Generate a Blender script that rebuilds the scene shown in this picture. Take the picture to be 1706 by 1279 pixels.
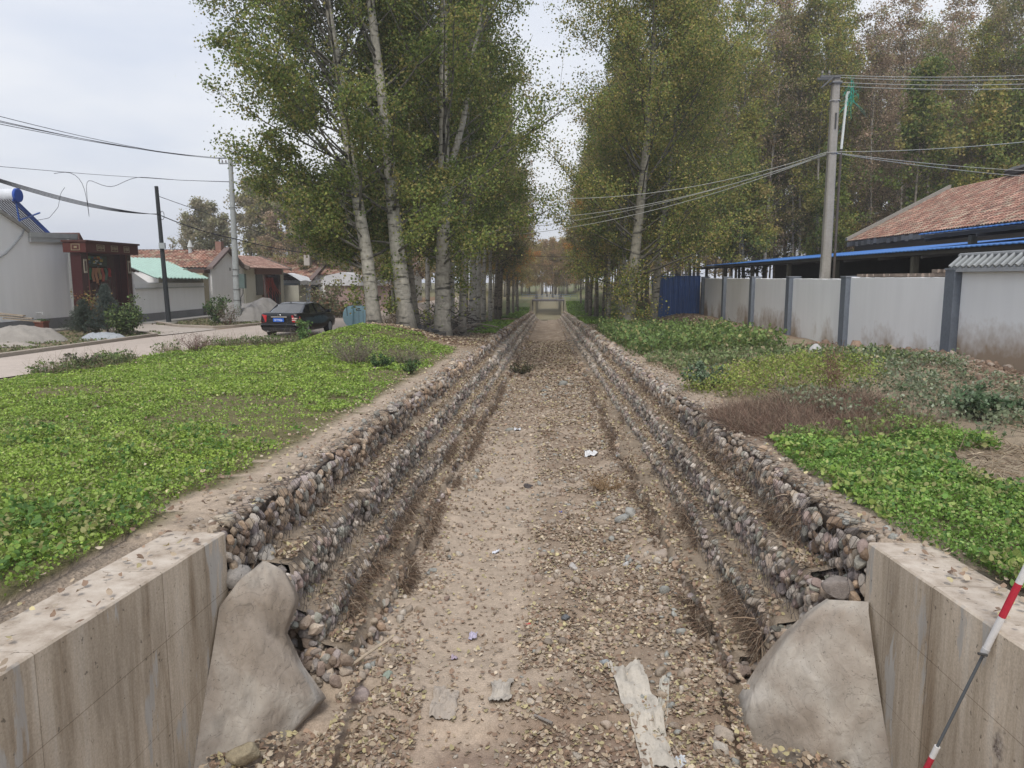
import bpy, bmesh, math
import numpy as np
from mathutils import Vector
for _o in list(bpy.data.objects): bpy.data.objects.remove(_o)
SC = bpy.context.scene; COL = SC.collection
R = math.radians
# ------------------------------------------------------------------ camera
FPX, CX, CY, EYE, S = 1270., 853., 639.5, 1.8, .0288
PITCH = math.atan((CY-462)/FPX); YAW = math.atan(61/FPX*math.cos(PITCH))
FWD = np.array([-math.sin(YAW)*math.cos(PITCH), math.cos(YAW)*math.cos(PITCH), -math.sin(PITCH)])
RGT = np.array([math.cos(YAW), math.sin(YAW), 0.]); UPV = np.cross(RGT, FWD)
cd = bpy.data.cameras.new('camera'); cam = bpy.data.objects.new('camera', cd); COL.objects.link(cam)
cam.location = (0, 0, EYE); cam.rotation_euler = (math.pi/2-PITCH, 0, YAW)
cd.sensor_width = 36; cd.lens = 36*FPX/1706; cd.clip_end = 2000; cd.clip_start = .05
SC.camera = cam
# ------------------------------------------------------------------ sky, sun, exposure
W = bpy.data.worlds.new('World'); SC.world = W; W.use_nodes = True
nt = W.node_tree; nt.nodes.clear()
wo = nt.nodes.new('ShaderNodeOutputWorld'); bg = nt.nodes.new('ShaderNodeBackground')
sky = nt.nodes.new('ShaderNodeTexSky'); sky.sky_type = 'NISHITA'; sky.sun_disc = False
SUN_EL, SUN_AZ = 52, 182
sky.sun_elevation = R(SUN_EL); sky.sun_rotation = R(SUN_AZ); sky.air_density = 1.5; sky.dust_density = 3
mx = nt.nodes.new('ShaderNodeMixRGB'); mx.inputs[0].default_value = .93
# an even overcast deck, a little mottled
tc = nt.nodes.new('ShaderNodeTexCoord'); mp = nt.nodes.new('ShaderNodeMapping'); mp.inputs['Scale'].default_value = (1, 1, 3.5)
nz = nt.nodes.new('ShaderNodeTexNoise'); nz.inputs['Scale'].default_value = 1.6; nz.inputs['Detail'].default_value = 5
cr = nt.nodes.new('ShaderNodeValToRGB')
cr.color_ramp.elements[0].position = .36; cr.color_ramp.elements[0].color = (3.7, 4.2, 5.3, 1)
cr.color_ramp.elements[1].position = .64; cr.color_ramp.elements[1].color = (5.9, 6.0, 6.3, 1)
L = nt.links.new
L(tc.outputs['Generated'], mp.inputs[0]); L(mp.outputs[0], nz.inputs[0]); L(nz.outputs[0], cr.inputs[0])
L(sky.outputs[0], mx.inputs[1]); L(cr.outputs[0], mx.inputs[2]); L(mx.outputs[0], bg.inputs[0])
bg.inputs[1].default_value = .1; L(bg.outputs[0], wo.inputs[0])
sd = bpy.data.lights.new('sun', 'SUN'); sd.energy = 1.5; sd.angle = R(18); sd.color = (1, .96, .9)
so = bpy.data.objects.new('sun', sd); COL.objects.link(so)
so.rotation_euler = (R(90-SUN_EL), 0, R(180-SUN_AZ))
SC.view_settings.view_transform = 'Standard'; SC.view_settings.look = 'None'
SC.view_settings.exposure = .72; SC.view_settings.gamma = 1
SC.render.engine = 'CYCLES'
SC.cycles.max_bounces = 5; SC.cycles.diffuse_bounces = 3; SC.cycles.transmission_bounces = 3; SC.cycles.transparent_max_bounces = 4
# ------------------------------------------------------------------ numbers
rng = np.random.default_rng(7)
def ray(px, py): return FWD+RGT*(px-CX)/FPX+UPV*(CY-py)/FPX
def onu(px, py, u):
    d = ray(px, py); t = -u/(d[2]+S*d[1]); return d*t+[0, 0, EYE]
def onx(px, py, x):
    d = ray(px, py); return d*(x/d[0])+[0, 0, EYE]
def ony(px, py, y):
    d = ray(px, py); return d*(y/d[1])+[0, 0, EYE]
def _h(i, j, s):
    n = (i*374761393+j*668265263+s*1442695041) & 0xffffffff
    n = ((n ^ (n >> 13))*1274126177) & 0xffffffff
    return ((n ^ (n >> 16)) & 0xffff)/65535.
def vn(x, y, s=0):
    x = np.asarray(x, float); y = np.asarray(y, float)+0*x; x = x+0*y
    i = np.floor(x).astype(np.int64); j = np.floor(y).astype(np.int64); fx = x-i; fy = y-j
    fx = fx*fx*(3-2*fx); fy = fy*fy*(3-2*fy)
    return (_h(i, j, s)*(1-fx)+_h(i+1, j, s)*fx)*(1-fy)+(_h(i, j+1, s)*(1-fx)+_h(i+1, j+1, s)*fx)*fy
def fbm(x, y, s=0, o=4):
    r = 0; a = 1; t = 0
    for k in range(o):
        r = r+a*vn(x*2**k, y*2**k, s+k*17); t += a; a *= .5
    return r/t-.5
def sst(a, b, x):
    t = np.clip((np.asarray(x, float)-a)/(b-a), 0, 1); return t*t*(3-2*t)
# ------------------------------------------------------------------ mesh tools
class MB:
    def __init__(s): s.V = []; s.F = []; s.C = []; s.n = 0
    def add(s, V, F, c=(.5, .5, .5)):
        V = np.asarray(V, float).reshape(-1, 3)
        if len(V) == 0: return s
        c = np.asarray(c, float)
        if c.ndim == 1: c = np.tile(c, (len(V), 1))
        s.V.append(V); s.C.append(c)
        for f in (F if isinstance(F, list) else [F]):
            f = np.asarray(f, np.int64)
            if f.ndim == 1: f = f[None]
            s.F.append(f+s.n)
        s.n += len(V); return s
    def box(s, a, b, c=(.5, .5, .5)):
        a = np.minimum(a, b)*1.; b = np.maximum(a, b)*1. if False else np.asarray(b, float); lo = np.minimum(a, b); hi = np.maximum(a, b)
        V = [[(lo, hi)[i][0], (lo, hi)[j][1], (lo, hi)[k][2]] for i in (0, 1) for j in (0, 1) for k in (0, 1)]
        return s.add(V, [[0, 1, 3, 2], [4, 6, 7, 5], [0, 4, 5, 1], [2, 3, 7, 6], [0, 2, 6, 4], [1, 5, 7, 3]], c)
    def obox(s, ce, sz, rz=0, rx=0, ry=0, c=(.5, .5, .5)):
        from mathutils import Euler
        M = np.array(Euler((rx, ry, rz)).to_matrix()); h = np.array(sz)/2
        V = np.array([[i, j, k] for i in (-1, 1) for j in (-1, 1) for k in (-1, 1)])*h
        return s.add(V@M.T+np.array(ce), [[0, 1, 3, 2], [4, 6, 7, 5], [0, 4, 5, 1], [2, 3, 7, 6], [0, 2, 6, 4], [1, 5, 7, 3]], c)
    def prism(s, P, d, c=(.5, .5, .5)):
        P = np.asarray(P, float); n = len(P); Q = P+np.asarray(d, float)
        V = np.vstack([P, Q]); F = [list(range(n))[::-1], list(range(n, 2*n))]
        for i in range(n): F.append([i, (i+1) % n, n+(i+1) % n, n+i])
        return s.add(V, F, c)
    def tube(s, P, r, k=8, c=(.5, .5, .5), cap=True):
        P = np.asarray(P, float); m = len(P); r = np.broadcast_to(r, (m,))
        T = np.gradient(P, axis=0); T /= np.linalg.norm(T, axis=1)[:, None]+1e-9
        ref = np.array([0, 0, 1.]) if abs(T[:, 2]).mean() < .8 else np.array([0, 1., 0])
        A = np.cross(T, ref); A /= np.linalg.norm(A, axis=1)[:, None]+1e-9; B = np.cross(T, A)
        a = np.arange(k)/k*2*np.pi
        V = P[:, None]+r[:, None, None]*(A[:, None]*np.cos(a)[None, :, None]+B[:, None]*np.sin(a)[None, :, None])
        i = np.arange(m-1)[:, None]*k; j = np.arange(k)[None]; j2 = (j+1) % k
        F = np.stack([i+j, i+j2, i+k+j2, i+k+j], -1).reshape(-1, 4)
        L_ = [F]
        if cap: L_ += [list(range(k))[::-1], list(range((m-1)*k, m*k))]
        return s.add(V.reshape(-1, 3), L_, c)
    def grid(s, G, c=(.5, .5, .5)):
        G = np.asarray(G, float); a, b = G.shape[:2]
        i = np.arange(a-1)[:, None]*b; j = np.arange(b-1)[None]
        F = np.stack([i+j, i+j+1, i+b+j+1, i+b+j], -1).reshape(-1, 4)
        c = np.asarray(c, float)
        return s.add(G.reshape(-1, 3), F, c.reshape(-1, 3) if c.ndim == 3 else c)
    def build(s, name, mat, parent=None, smooth=False):
        V = np.vstack(s.V).astype(np.float32); C = np.vstack(s.C)
        me = bpy.data.meshes.new(name); me.vertices.add(len(V)); me.vertices.foreach_set('co', V.ravel())
        lt = np.concatenate([f.ravel() for f in s.F]); sz = np.concatenate([np.full(len(f), f.shape[1]) for f in s.F])
        me.loops.add(len(lt)); me.loops.foreach_set('vertex_index', lt.astype(np.int32))
        st = np.concatenate([[0], np.cumsum(sz)[:-1]])
        me.polygons.add(len(sz)); me.polygons.foreach_set('loop_start', st.astype(np.int32))
        me.polygons.foreach_set('use_smooth', np.full(len(sz), bool(smooth)))
        me.update(calc_edges=True)
        ca = me.color_attributes.new('Col', 'FLOAT_COLOR', 'POINT')
        ca.data.foreach_set('color', np.hstack([C, np.ones((len(C), 1))]).astype(np.float32).ravel())
        if mat: me.materials.append(mat)
        o = bpy.data.objects.new(name, me); COL.objects.link(o)
        if parent is not None: o.parent = parent; o.location = -np.array(parent['_at']) if '_at' in parent.keys() else (0, 0, 0)
        return o
def thing(name, label, cat, loc=(0, 0, 0), group=None):
    # children are modelled in world coordinates and shifted back by the empty's place
    o = bpy.data.objects.new(name, None); COL.objects.link(o); o.location = loc; o.empty_display_size = .2
    o['label'] = label; o['category'] = cat; o['_at'] = [float(v) for v in loc]
    if group: o['group'] = group
    return o
def tag(o, label, cat, group=None, kind=None):
    o['label'] = label; o['category'] = cat
    if group: o['group'] = group
    if kind: o['kind'] = kind
    return o
def struct(o, label=None):
    o['kind'] = 'structure'
    if label: o['label'] = label
    return o
def copy_thing(o, loc, rz, sc, label=None, group=None):
    c = o.copy(); COL.objects.link(c); c.location = loc; c.rotation_euler = (0, 0, rz); c.scale = (sc if hasattr(sc, '__len__') else (sc, sc, sc))
    if label: c['label'] = label
    if group: c['group'] = group
    for ch in o.children:
        d = ch.copy(); COL.objects.link(d); d.parent = c
    return c
def frames(n, r=rng):
    a = r.normal(size=(n, 3)); a /= np.linalg.norm(a, axis=1)[:, None]
    b = np.cross(a, r.normal(size=(n, 3))); b /= np.linalg.norm(b, axis=1)[:, None]
    return a, b, np.cross(a, b)
def leaves(mb, P, size, col, flat=0., asp=.75, r=rng, fold=.18, rnd=False):
    n = len(P)
    if n == 0: return
    N = r.normal(size=(n, 3)); N /= np.linalg.norm(N, axis=1)[:, None]
    if flat: N = N*(1-flat)+np.array([0, 0, 1.])*flat; N /= np.linalg.norm(N, axis=1)[:, None]
    A = np.cross(N, r.normal(size=(n, 3))); A /= np.linalg.norm(A, axis=1)[:, None]; B = np.cross(N, A)
    s = np.broadcast_to(size, (n,))[:, None]/2
    if rnd:
        cu = (r.random((n, 1))-.35)*.9; K = [(-1, 0, 1), (-.62, .62, .1), (.05, .8, .0), (.6, .45, .2), (1.1, 0, 1.1), (.6, -.45, .2), (.05, -.8, .0), (-.62, -.62, .1)]
        V = np.stack([P+A*s*a_+B*s*b_*asp*(.9+.3*r.random((n, 1)))+N*s*cu*h_ for a_, b_, h_ in K], 1); c = np.repeat(np.asarray(col, float), 8, 0)
        mb.add(V.reshape(-1, 3), np.arange(8*n).reshape(n, 8), c); return
    V = np.stack([P-A*s, P+B*s*asp-A*s*.15+N*s*fold, P+A*s, P-B*s*asp-A*s*.15+N*s*fold], 1)
    c = np.repeat(np.asarray(col, float) if np.ndim(col) == 2 else np.tile(col, (n, 1)), 4, 0)
    mb.add(V.reshape(-1, 3), np.arange(4*n).reshape(n, 4), c)
def ribbons(mb, P0, D, Ln, w, col, seg=3, droop=.3, r=rng):
    # many thin curved strands at once
    n = len(P0)
    if n == 0: return
    D = D/np.linalg.norm(D, axis=1)[:, None]
    side = np.cross(D, r.normal(size=(n, 3))); side /= np.linalg.norm(side, axis=1)[:, None]
    bend = r.normal(size=(n, 3))*.35; bend[:, 2] -= droop
    Ln = np.broadcast_to(Ln, (n,)); w = np.broadcast_to(w, (n,)); V = []
    for k in range(seg+1):
        t = k/seg; p = P0+(D*t+bend*t*t)*Ln[:, None]; ww = (w*(1-.7*t))[:, None]*side/2
        V += [p-ww, p+ww]
    V = np.stack(V, 1); m = 2*(seg+1); b = np.arange(n)[:, None]*m
    F = np.vstack([b+np.array([[2*k, 2*k+1, 2*k+3, 2*k+2]]) for k in range(seg)])
    c = np.repeat(np.asarray(col, float) if np.ndim(col) == 2 else np.tile(col, (n, 1)), m, 0)
    mb.add(V.reshape(-1, 3), F, c)
def ico(sub):
    bm = bmesh.new(); bmesh.ops.create_icosphere(bm, subdivisions=sub, radius=1)
    V = np.array([v.co[:] for v in bm.verts]); F = np.array([[v.index for v in f.verts] for f in bm.faces]); bm.free(); return V, F
ICO = {k: ico(k) for k in (1, 2, 3)}
def stones(mb, P, sc, col, sub=2, jit=.16, r=rng, tilt=1.):
    n = len(P)
    if n == 0: return
    V, F = ICO[sub]; k = len(V)
    # lumpy shape from a few random planes cutting each stone
    X = np.tile(V, (n, 1, 1)); 
    for q in range(8):
        d = r.normal(size=(n, 3)); d /= np.linalg.norm(d, axis=1)[:, None]; h = r.uniform(.4, .85, n)
        dot = np.einsum('nkj,nj->nk', X, d); ex = np.clip(dot-h[:, None], 0, None)
        X = X-ex[..., None]*d[:, None]*.85
    X *= (1+r.normal(size=(n, k, 1))*jit*.25)
    X *= np.asarray(sc, float)[:, None, :]
    a, b, c = frames(n, r)
    if tilt < 1:
        z = np.array([0, 0, 1.])*(1-tilt)+a*tilt; z /= np.linalg.norm(z, axis=1)[:, None]
        b2 = np.cross(z, np.tile([1., 0, 0], (n, 1))+b*.4); b2 /= np.linalg.norm(b2, axis=1)[:, None]
        a, b, c = np.cross(b2, z), b2, z
    X = X[..., :1]*a[:, None]+X[..., 1:2]*b[:, None]+X[..., 2:]*c[:, None]+P[:, None]
    cc = np.repeat(np.asarray(col), k, 0)*(1+r.normal(size=(n*k, 1))*.05)
    mb.add(X.reshape(-1, 3), (F[None]+np.arange(n)[:, None, None]*k).reshape(-1, 3), np.clip(cc, 0, 1))
def pick(pal, n, r=rng, var=.12):
    pal = np.asarray(pal, float); c = pal[r.integers(len(pal), size=n)]
    return np.clip(c*(1+r.normal(size=(n, 1))*var), .005, 1)
# ------------------------------------------------------------------ materials
def mat(name, col=None, rough=.85, noise=None, bump=0., bscale=20., spec=.25, metal=0., trans=0., stretch=None, coat=0.):
    m = bpy.data.materials.new(name); m.use_nodes = True; t = m.node_tree; ns = t.nodes; l = t.links.new
    p = ns['Principled BSDF']; p.inputs['Roughness'].default_value = rough; p.inputs['Metallic'].default_value = metal
    p.inputs['Specular IOR Level'].default_value = spec
    if coat: p.inputs['Coat Weight'].default_value = coat; p.inputs['Coat Roughness'].default_value = .05
    if col is None:
        a = ns.new('ShaderNodeAttribute'); a.attribute_name = 'Col'; out = a.outputs['Color']
    else:
        a = ns.new('ShaderNodeRGB'); a.outputs[0].default_value = (*col, 1); out = a.outputs[0]
    g = ns.new('ShaderNodeNewGeometry'); mpn = ns.new('ShaderNodeMapping'); l(g.outputs['Position'], mpn.inputs[0])
    if stretch: mpn.inputs['Scale'].default_value = stretch
    if noise:
        for sc_, amt in noise:
            n = ns.new('ShaderNodeTexNoise'); n.inputs['Scale'].default_value = sc_; n.inputs['Detail'].default_value = 6; n.inputs['Roughness'].default_value = .6
            l(mpn.outputs[0], n.inputs[0])
            mr = ns.new('ShaderNodeMapRange'); mr.inputs[1].default_value = .25; mr.inputs[2].default_value = .75
            mr.inputs[3].default_value = 1-amt; mr.inputs[4].default_value = 1+amt; l(n.outputs[0], mr.inputs[0])
            mu = ns.new('ShaderNodeVectorMath'); mu.operation = 'SCALE'; l(out, mu.inputs[0]); l(mr.outputs[0], mu.inputs['Scale']); out = mu.outputs[0]
    l(out, p.inputs['Base Color'])
    if bump:
        n = ns.new('ShaderNodeTexNoise'); n.inputs['Scale'].default_value = bscale; n.inputs['Detail'].default_value = 8; l(mpn.outputs[0], n.inputs[0])
        b = ns.new('ShaderNodeBump'); b.inputs['Strength'].default_value = bump; b.inputs['Distance'].default_value = .03; l(n.outputs[0], b.inputs['Height']); l(b.outputs[0], p.inputs['Normal'])
    if trans:
        tr = ns.new('ShaderNodeBsdfTranslucent'); l(out, tr.inputs[0]); mi = ns.new('ShaderNodeMixShader'); mi.inputs[0].default_value = trans
        l(p.outputs[0], mi.inputs[1]); l(tr.outputs[0], mi.inputs[2]); l(mi.outputs[0], ns['Material Output'].inputs[0])
    return m
def ramp(ns, l, src, stops):
    c = ns.new('ShaderNodeValToRGB'); e = c.color_ramp.elements
    while len(e) < len(stops): e.new(.5)
    for x, (p, v) in zip(e, stops): x.position = p; x.color = (*v, 1) if hasattr(v, '__len__') else (v, v, v, 1)
    l(src, c.inputs[0]); return c.outputs[0]
M = {}
M['leaf'] = mat('foliage', rough=.55, trans=.3, spec=.3)
M['tree_leaf'] = mat('tree_foliage', rough=.6, trans=.45, spec=.25)
M['dryleaf'] = mat('dry_leaf', rough=.8, trans=.12)
M['ground'] = mat('soil', rough=.95, noise=[(1.3, .18), (9, .22), (60, .25)], bump=.6, bscale=30, spec=.1)
M['bed'] = mat('bed_dirt', rough=.95, noise=[(2.2, .15), (14, .2), (90, .25)], bump=.5, bscale=55, spec=.12)
M['stone'] = mat('stone', rough=.8, noise=[(25, .2), (120, .2)], bump=.35, bscale=70, spec=.25)
M['wire'] = mat('dark_wire', (.05, .045, .045), .6, spec=.3)
M['cable'] = mat('black_cable', (.02, .02, .03), .6)
M['palecable'] = mat('pale_cable', (.42, .42, .38), .6)
M['paint'] = mat('plain', rough=.7, noise=[(2, .06), (30, .05)], bump=.1, bscale=40)
M['fabric'] = mat('weathered_sheet', rough=.9, noise=[(3, .12), (40, .1)], bump=.5, bscale=14)
M['concrete'] = mat('concrete', rough=.9, noise=[(1.5, .1), (12, .12), (120, .1)], bump=.25, bscale=60)
M['road'] = mat('road_concrete', rough=.9, noise=[(.5, .08), (5, .1), (70, .12)], bump=.15, bscale=60)
M['tile'] = mat('clay_tile', rough=.85, noise=[(1.1, .2), (9, .25)], bump=.2, bscale=40)
M['metal'] = mat('sheet_metal', rough=.45, noise=[(2, .15), (20, .08)], spec=.5)
M['gloss'] = mat('gloss_paint', rough=.22, spec=.4, coat=.2)
M['glass'] = mat('dark_glass', (.02, .022, .025), .04, spec=.9, coat=.8)
M['wood'] = mat('weathered_wood', rough=.85, noise=[(3, .15), (25, .25)], bump=.4, bscale=30, stretch=(1, 1, .15))
def mat_wing():
    # board-marked concrete: vertical run-off streaks, scraped pale patches, joint lines
    m = bpy.data.materials.new('streaked_concrete'); m.use_nodes = True; t = m.node_tree; ns = t.nodes; l = t.links.new
    p = ns['Principled BSDF']; p.inputs['Roughness'].default_value = .88; p.inputs['Specular IOR Level'].default_value = .2
    g = ns.new('ShaderNodeNewGeometry')
    def noi(sc_, stretch, det=5, rough=.6):
        mp_ = ns.new('ShaderNodeMapping'); mp_.inputs['Scale'].default_value = stretch; l(g.outputs['Position'], mp_.inputs[0])
        n = ns.new('ShaderNodeTexNoise'); n.inputs['Scale'].default_value = sc_; n.inputs['Detail'].default_value = det; n.inputs['Roughness'].default_value = rough
        l(mp_.outputs[0], n.inputs[0]); return n.outputs[0]
    base = ramp(ns, l, noi(5, (1, 1, .09), 6, .7), [(.3, (.29, .22, .15)), (.43, (.44, .365, .275)), (.56, (.57, .485, .38)), (.72, (.66, .595, .50))])
    big = ramp(ns, l, noi(1.1, (1, 1, .5)), [(.35, .78), (.65, 1.12)])
    mu = ns.new('ShaderNodeMixRGB'); mu.blend_type = 'MULTIPLY'; mu.inputs[0].default_value = 1; l(base, mu.inputs[1]); l(big, mu.inputs[2])
    fine = ramp(ns, l, noi(70, (1, 1, 1), 6), [(.3, .82), (.7, 1.12)])
    mu2 = ns.new('ShaderNodeMixRGB'); mu2.blend_type = 'MULTIPLY'; mu2.inputs[0].default_value = 1; l(mu.outputs[0], mu2.inputs[1]); l(fine, mu2.inputs[2])
    pm = ramp(ns, l, noi(3.0, (1, 1.6, .3), 5, .6), [(.585, 0.), (.62, .8)])
    pb = ramp(ns, l, noi(9, (1, 1, .15)), [(.3, (.36, .34, .31)), (.7, (.50, .49, .46))])
    mi = ns.new('ShaderNodeMixRGB'); l(pm, mi.inputs[0]); l(mu2.outputs[0], mi.inputs[1]); l(pb, mi.inputs[2])
    # upward faces take their own mottled tan ramp
    sx = ns.new('ShaderNodeSeparateXYZ'); l(g.outputs['Normal'], sx.inputs[0])
    up = ramp(ns, l, sx.outputs[2], [(.6, 0.), (.8, 1.)])
    top = ramp(ns, l, noi(6, (1, 1, 1), 8, .65), [(.3, (.30, .24, .185)), (.5, (.47, .40, .33)), (.7, (.57, .505, .43))])
    mt = ns.new('ShaderNodeMixRGB'); l(up, mt.inputs[0]); l(mi.outputs[0], mt.inputs[1]); l(top, mt.inputs[2])
    # formwork joints: one level line, and uprights
    sp = ns.new('ShaderNodeSeparateXYZ'); l(g.outputs['Position'], sp.inputs[0])
    def joint(o, at, wdt):
        a = ns.new('ShaderNodeMath'); a.operation = 'SUBTRACT'; l(o, a.inputs[0]); a.inputs[1].default_value = at
        b = ns.new('ShaderNodeMath'); b.operation = 'ABSOLUTE'; l(a.outputs[0], b.inputs[0])
        c = ns.new('ShaderNodeMath'); c.operation = 'LESS_THAN'; l(b.outputs[0], c.inputs[0]); c.inputs[1].default_value = wdt; return c.outputs[0]
    pit = ramp(ns, l, noi(26, (1, 1, 1), 3, .5), [(.27, .45), (.33, 1.)]); agg = ramp(ns, l, noi(1.9, (1, 1, 1), 4, .55), [(.66, 0.), (.70, 1.)]); ag2 = ramp(ns, l, noi(55, (1, 1, 1), 2), [(.4, (.14, .11, .09)), (.6, (.40, .35, .30))])
    mp1 = ns.new('ShaderNodeMixRGB'); mp1.blend_type = 'MULTIPLY'; mp1.inputs[0].default_value = 1; l(mt.outputs[0], mp1.inputs[1]); l(pit, mp1.inputs[2])
    mp2 = ns.new('ShaderNodeMixRGB'); l(agg, mp2.inputs[0]); l(mp1.outputs[0], mp2.inputs[1]); l(ag2, mp2.inputs[2]); mt = mp2
    out = mt.outputs[0]
    for o_, at, w_ in ((sp.outputs[2], -.62, .003), (sp.outputs[2], -1.2, .002), (sp.outputs[1], 4.72, .004), (sp.outputs[1], 3.55, .003), (sp.outputs[1], 5.28, .003)):
        j = joint(o_, at, w_); q = ns.new('ShaderNodeMixRGB'); q.blend_type = 'MULTIPLY'; l(j, q.inputs[0]); l(out, q.inputs[1]); q.inputs[2].default_value = (.62, .6, .58, 1); out = q.outputs[0]
    l(out, p.inputs['Base Color'])
    b = ns.new('ShaderNodeBump'); b.inputs['Strength'].default_value = .35; b.inputs['Distance'].default_value = .01; l(noi(45, (1, 1, .3), 8), b.inputs['Height']); l(b.outputs[0], p.inputs['Normal'])
    return m
M['wing'] = mat_wing()
def mat_mortar():
    m = bpy.data.materials.new('smeared_mortar'); m.use_nodes = True; t = m.node_tree; ns = t.nodes; l = t.links.new
    p = ns['Principled BSDF']; p.inputs['Roughness'].default_value = .75; p.inputs['Specular IOR Level'].default_value = .3
    g = ns.new('ShaderNodeNewGeometry')
    def noi(sc_, stretch=(1, 1, 1), det=5, dist=0.):
        mp_ = ns.new('ShaderNodeMapping'); mp_.inputs['Scale'].default_value = stretch; l(g.outputs['Position'], mp_.inputs[0])
        n = ns.new('ShaderNodeTexNoise'); n.inputs['Scale'].default_value = sc_; n.inputs['Detail'].default_value = det; n.inputs['Distortion'].default_value = dist
        l(mp_.outputs[0], n.inputs[0]); return n.outputs[0]
    base = ramp(ns, l, noi(1.7, (1, 1, .9), 4, .6), [(.33, (.22, .18, .14)), (.48, (.31, .265, .22)), (.6, (.40, .36, .31)), (.72, (.50, .465, .42))])
    st = ramp(ns, l, noi(9, (1, 1, .4), 6, .4), [(.3, .86), (.7, 1.1)])
    mu = ns.new('ShaderNodeMixRGB'); mu.blend_type = 'MULTIPLY'; mu.inputs[0].default_value = 1; l(base, mu.inputs[1]); l(st, mu.inputs[2])
    gr = ramp(ns, l, noi(60, (1, 1, 1), 3), [(.28, .55), (.36, 1.)]); dk = ramp(ns, l, noi(3.2, (1, 1, .7), 6, 1.2), [(.30, .7), (.42, 1.)]); cr_ = ramp(ns, l, noi(2.1, (1, 1, 1.5), 4, 1.5), [(.494, 1.), (.4985, .55), (.503, 1.)])
    for q_ in (gr, dk, cr_):
        m3 = ns.new('ShaderNodeMixRGB'); m3.blend_type = 'MULTIPLY'; m3.inputs[0].default_value = 1; l(mu.outputs[0], m3.inputs[1]); l(q_, m3.inputs[2]); mu = m3
    l(mu.outputs[0], p.inputs['Base Color'])
    b = ns.new('ShaderNodeBump'); b.inputs['Strength'].default_value = .7; b.inputs['Distance'].default_value = .025; l(noi(14, (1, 1, .6), 10, .6), b.inputs['Height']); l(b.outputs[0], p.inputs['Normal'])
    return m
M['mortar'] = mat_mortar()
def mat_plaster(name, col, zlo, zhi, dirt=(.30, .23, .17), amt=.5, even=False):
    # limewashed render; splash-back mud along the foot in ragged patches
    m = bpy.data.materials.new(name); m.use_nodes = True; t = m.node_tree; ns = t.nodes; l = t.links.new
    p = ns['Principled BSDF']; p.inputs['Roughness'].default_value = .9; p.inputs['Specular IOR Level'].default_value = .15
    g = ns.new('ShaderNodeNewGeometry'); sp = ns.new('ShaderNodeSeparateXYZ'); l(g.outputs['Position'], sp.inputs[0])
    def noi(sc_, stretch=(1, 1, 1), det=5):
        mp_ = ns.new('ShaderNodeMapping'); mp_.inputs['Scale'].default_value = stretch; l(g.outputs['Position'], mp_.inputs[0])
        n = ns.new('ShaderNodeTexNoise'); n.inputs['Scale'].default_value = sc_; n.inputs['Detail'].default_value = det; l(mp_.outputs[0], n.inputs[0]); return n.outputs[0]
    mr = ns.new('ShaderNodeMapRange'); mr.inputs[1].default_value = zlo; mr.inputs[2].default_value = zhi; mr.inputs[3].default_value = 1; mr.inputs[4].default_value = 0; l(sp.outputs[2], mr.inputs[0])
    n1 = ramp(ns, l, noi(.45, (1, 1, .6)), [(.4, 0.), (.6, 1.)])
    if even: n1 = ramp(ns, l, noi(.5, (1, 1, .6)), [(.25, .55), (.55, 1.)])
    n2 = noi(5); a = ns.new('ShaderNodeMath'); a.operation = 'MULTIPLY'; l(mr.outputs[0], a.inputs[0]); l(n1, a.inputs[1])
    b = ns.new('ShaderNodeMath'); b.operation = 'MULTIPLY_ADD'; l(n2, b.inputs[0]); b.inputs[1].default_value = .5; l(a.outputs[0], b.inputs[2])
    f = ramp(ns, l, b.outputs[0], [(.42, 0.), (.95, amt*1.6 if amt*1.6 < 1 else 1.)])
    gr = ramp(ns, l, noi(3, (1, 1, .12), 6), [(.3, .96), (.7, 1.02)])
    mu = ns.new('ShaderNodeMixRGB'); mu.blend_type = 'MULTIPLY'; mu.inputs[0].default_value = 1; mu.inputs[1].default_value = (*col, 1); l(gr, mu.inputs[2])
    mi = ns.new('ShaderNodeMixRGB'); l(f, mi.inputs[0]); l(mu.outputs[0], mi.inputs[1]); mi.inputs[2].default_value = (*dirt, 1)
    l(mi.outputs[0], p.inputs['Base Color']); return m
def mat_bark():
    m = bpy.data.materials.new('poplar_bark'); m.use_nodes = True; t = m.node_tree; ns = t.nodes; l = t.links.new
    p = ns['Principled BSDF']; p.inputs['Roughness'].default_value = .85; p.inputs['Specular IOR Level'].default_value = .15
    a = ns.new('ShaderNodeAttribute'); a.attribute_name = 'Col'
    tcn = ns.new('ShaderNodeTexCoord')
    def noi(sc_, stretch, det=4):
        mp_ = ns.new('ShaderNodeMapping'); mp_.inputs['Scale'].default_value = stretch; l(tcn.outputs['Object'], mp_.inputs[0])
        n = ns.new('ShaderNodeTexNoise'); n.inputs['Scale'].default_value = sc_; n.inputs['Detail'].default_value = det; l(mp_.outputs[0], n.inputs[0]); return n.outputs[0]
    bands = ramp(ns, l, noi(1.3, (1.2, 1.2, 5), 5), [(.36, .25), (.44, .9), (.7, 1.1)])
    fine = ramp(ns, l, noi(9, (1, 1, .7), 6), [(.3, .7), (.65, 1.15)])
    m1 = ns.new('ShaderNodeMixRGB'); m1.blend_type = 'MULTIPLY'; m1.inputs[0].default_value = 1; l(a.outputs[0], m1.inputs[1]); l(bands, m1.inputs[2])
    m2 = ns.new('ShaderNodeMixRGB'); m2.blend_type = 'MULTIPLY'; m2.inputs[0].default_value = 1; l(m1.outputs[0], m2.inputs[1]); l(fine, m2.inputs[2])
    l(m2.outputs[0], p.inputs['Base Color']); return m
M['bark'] = mat_bark()
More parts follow.
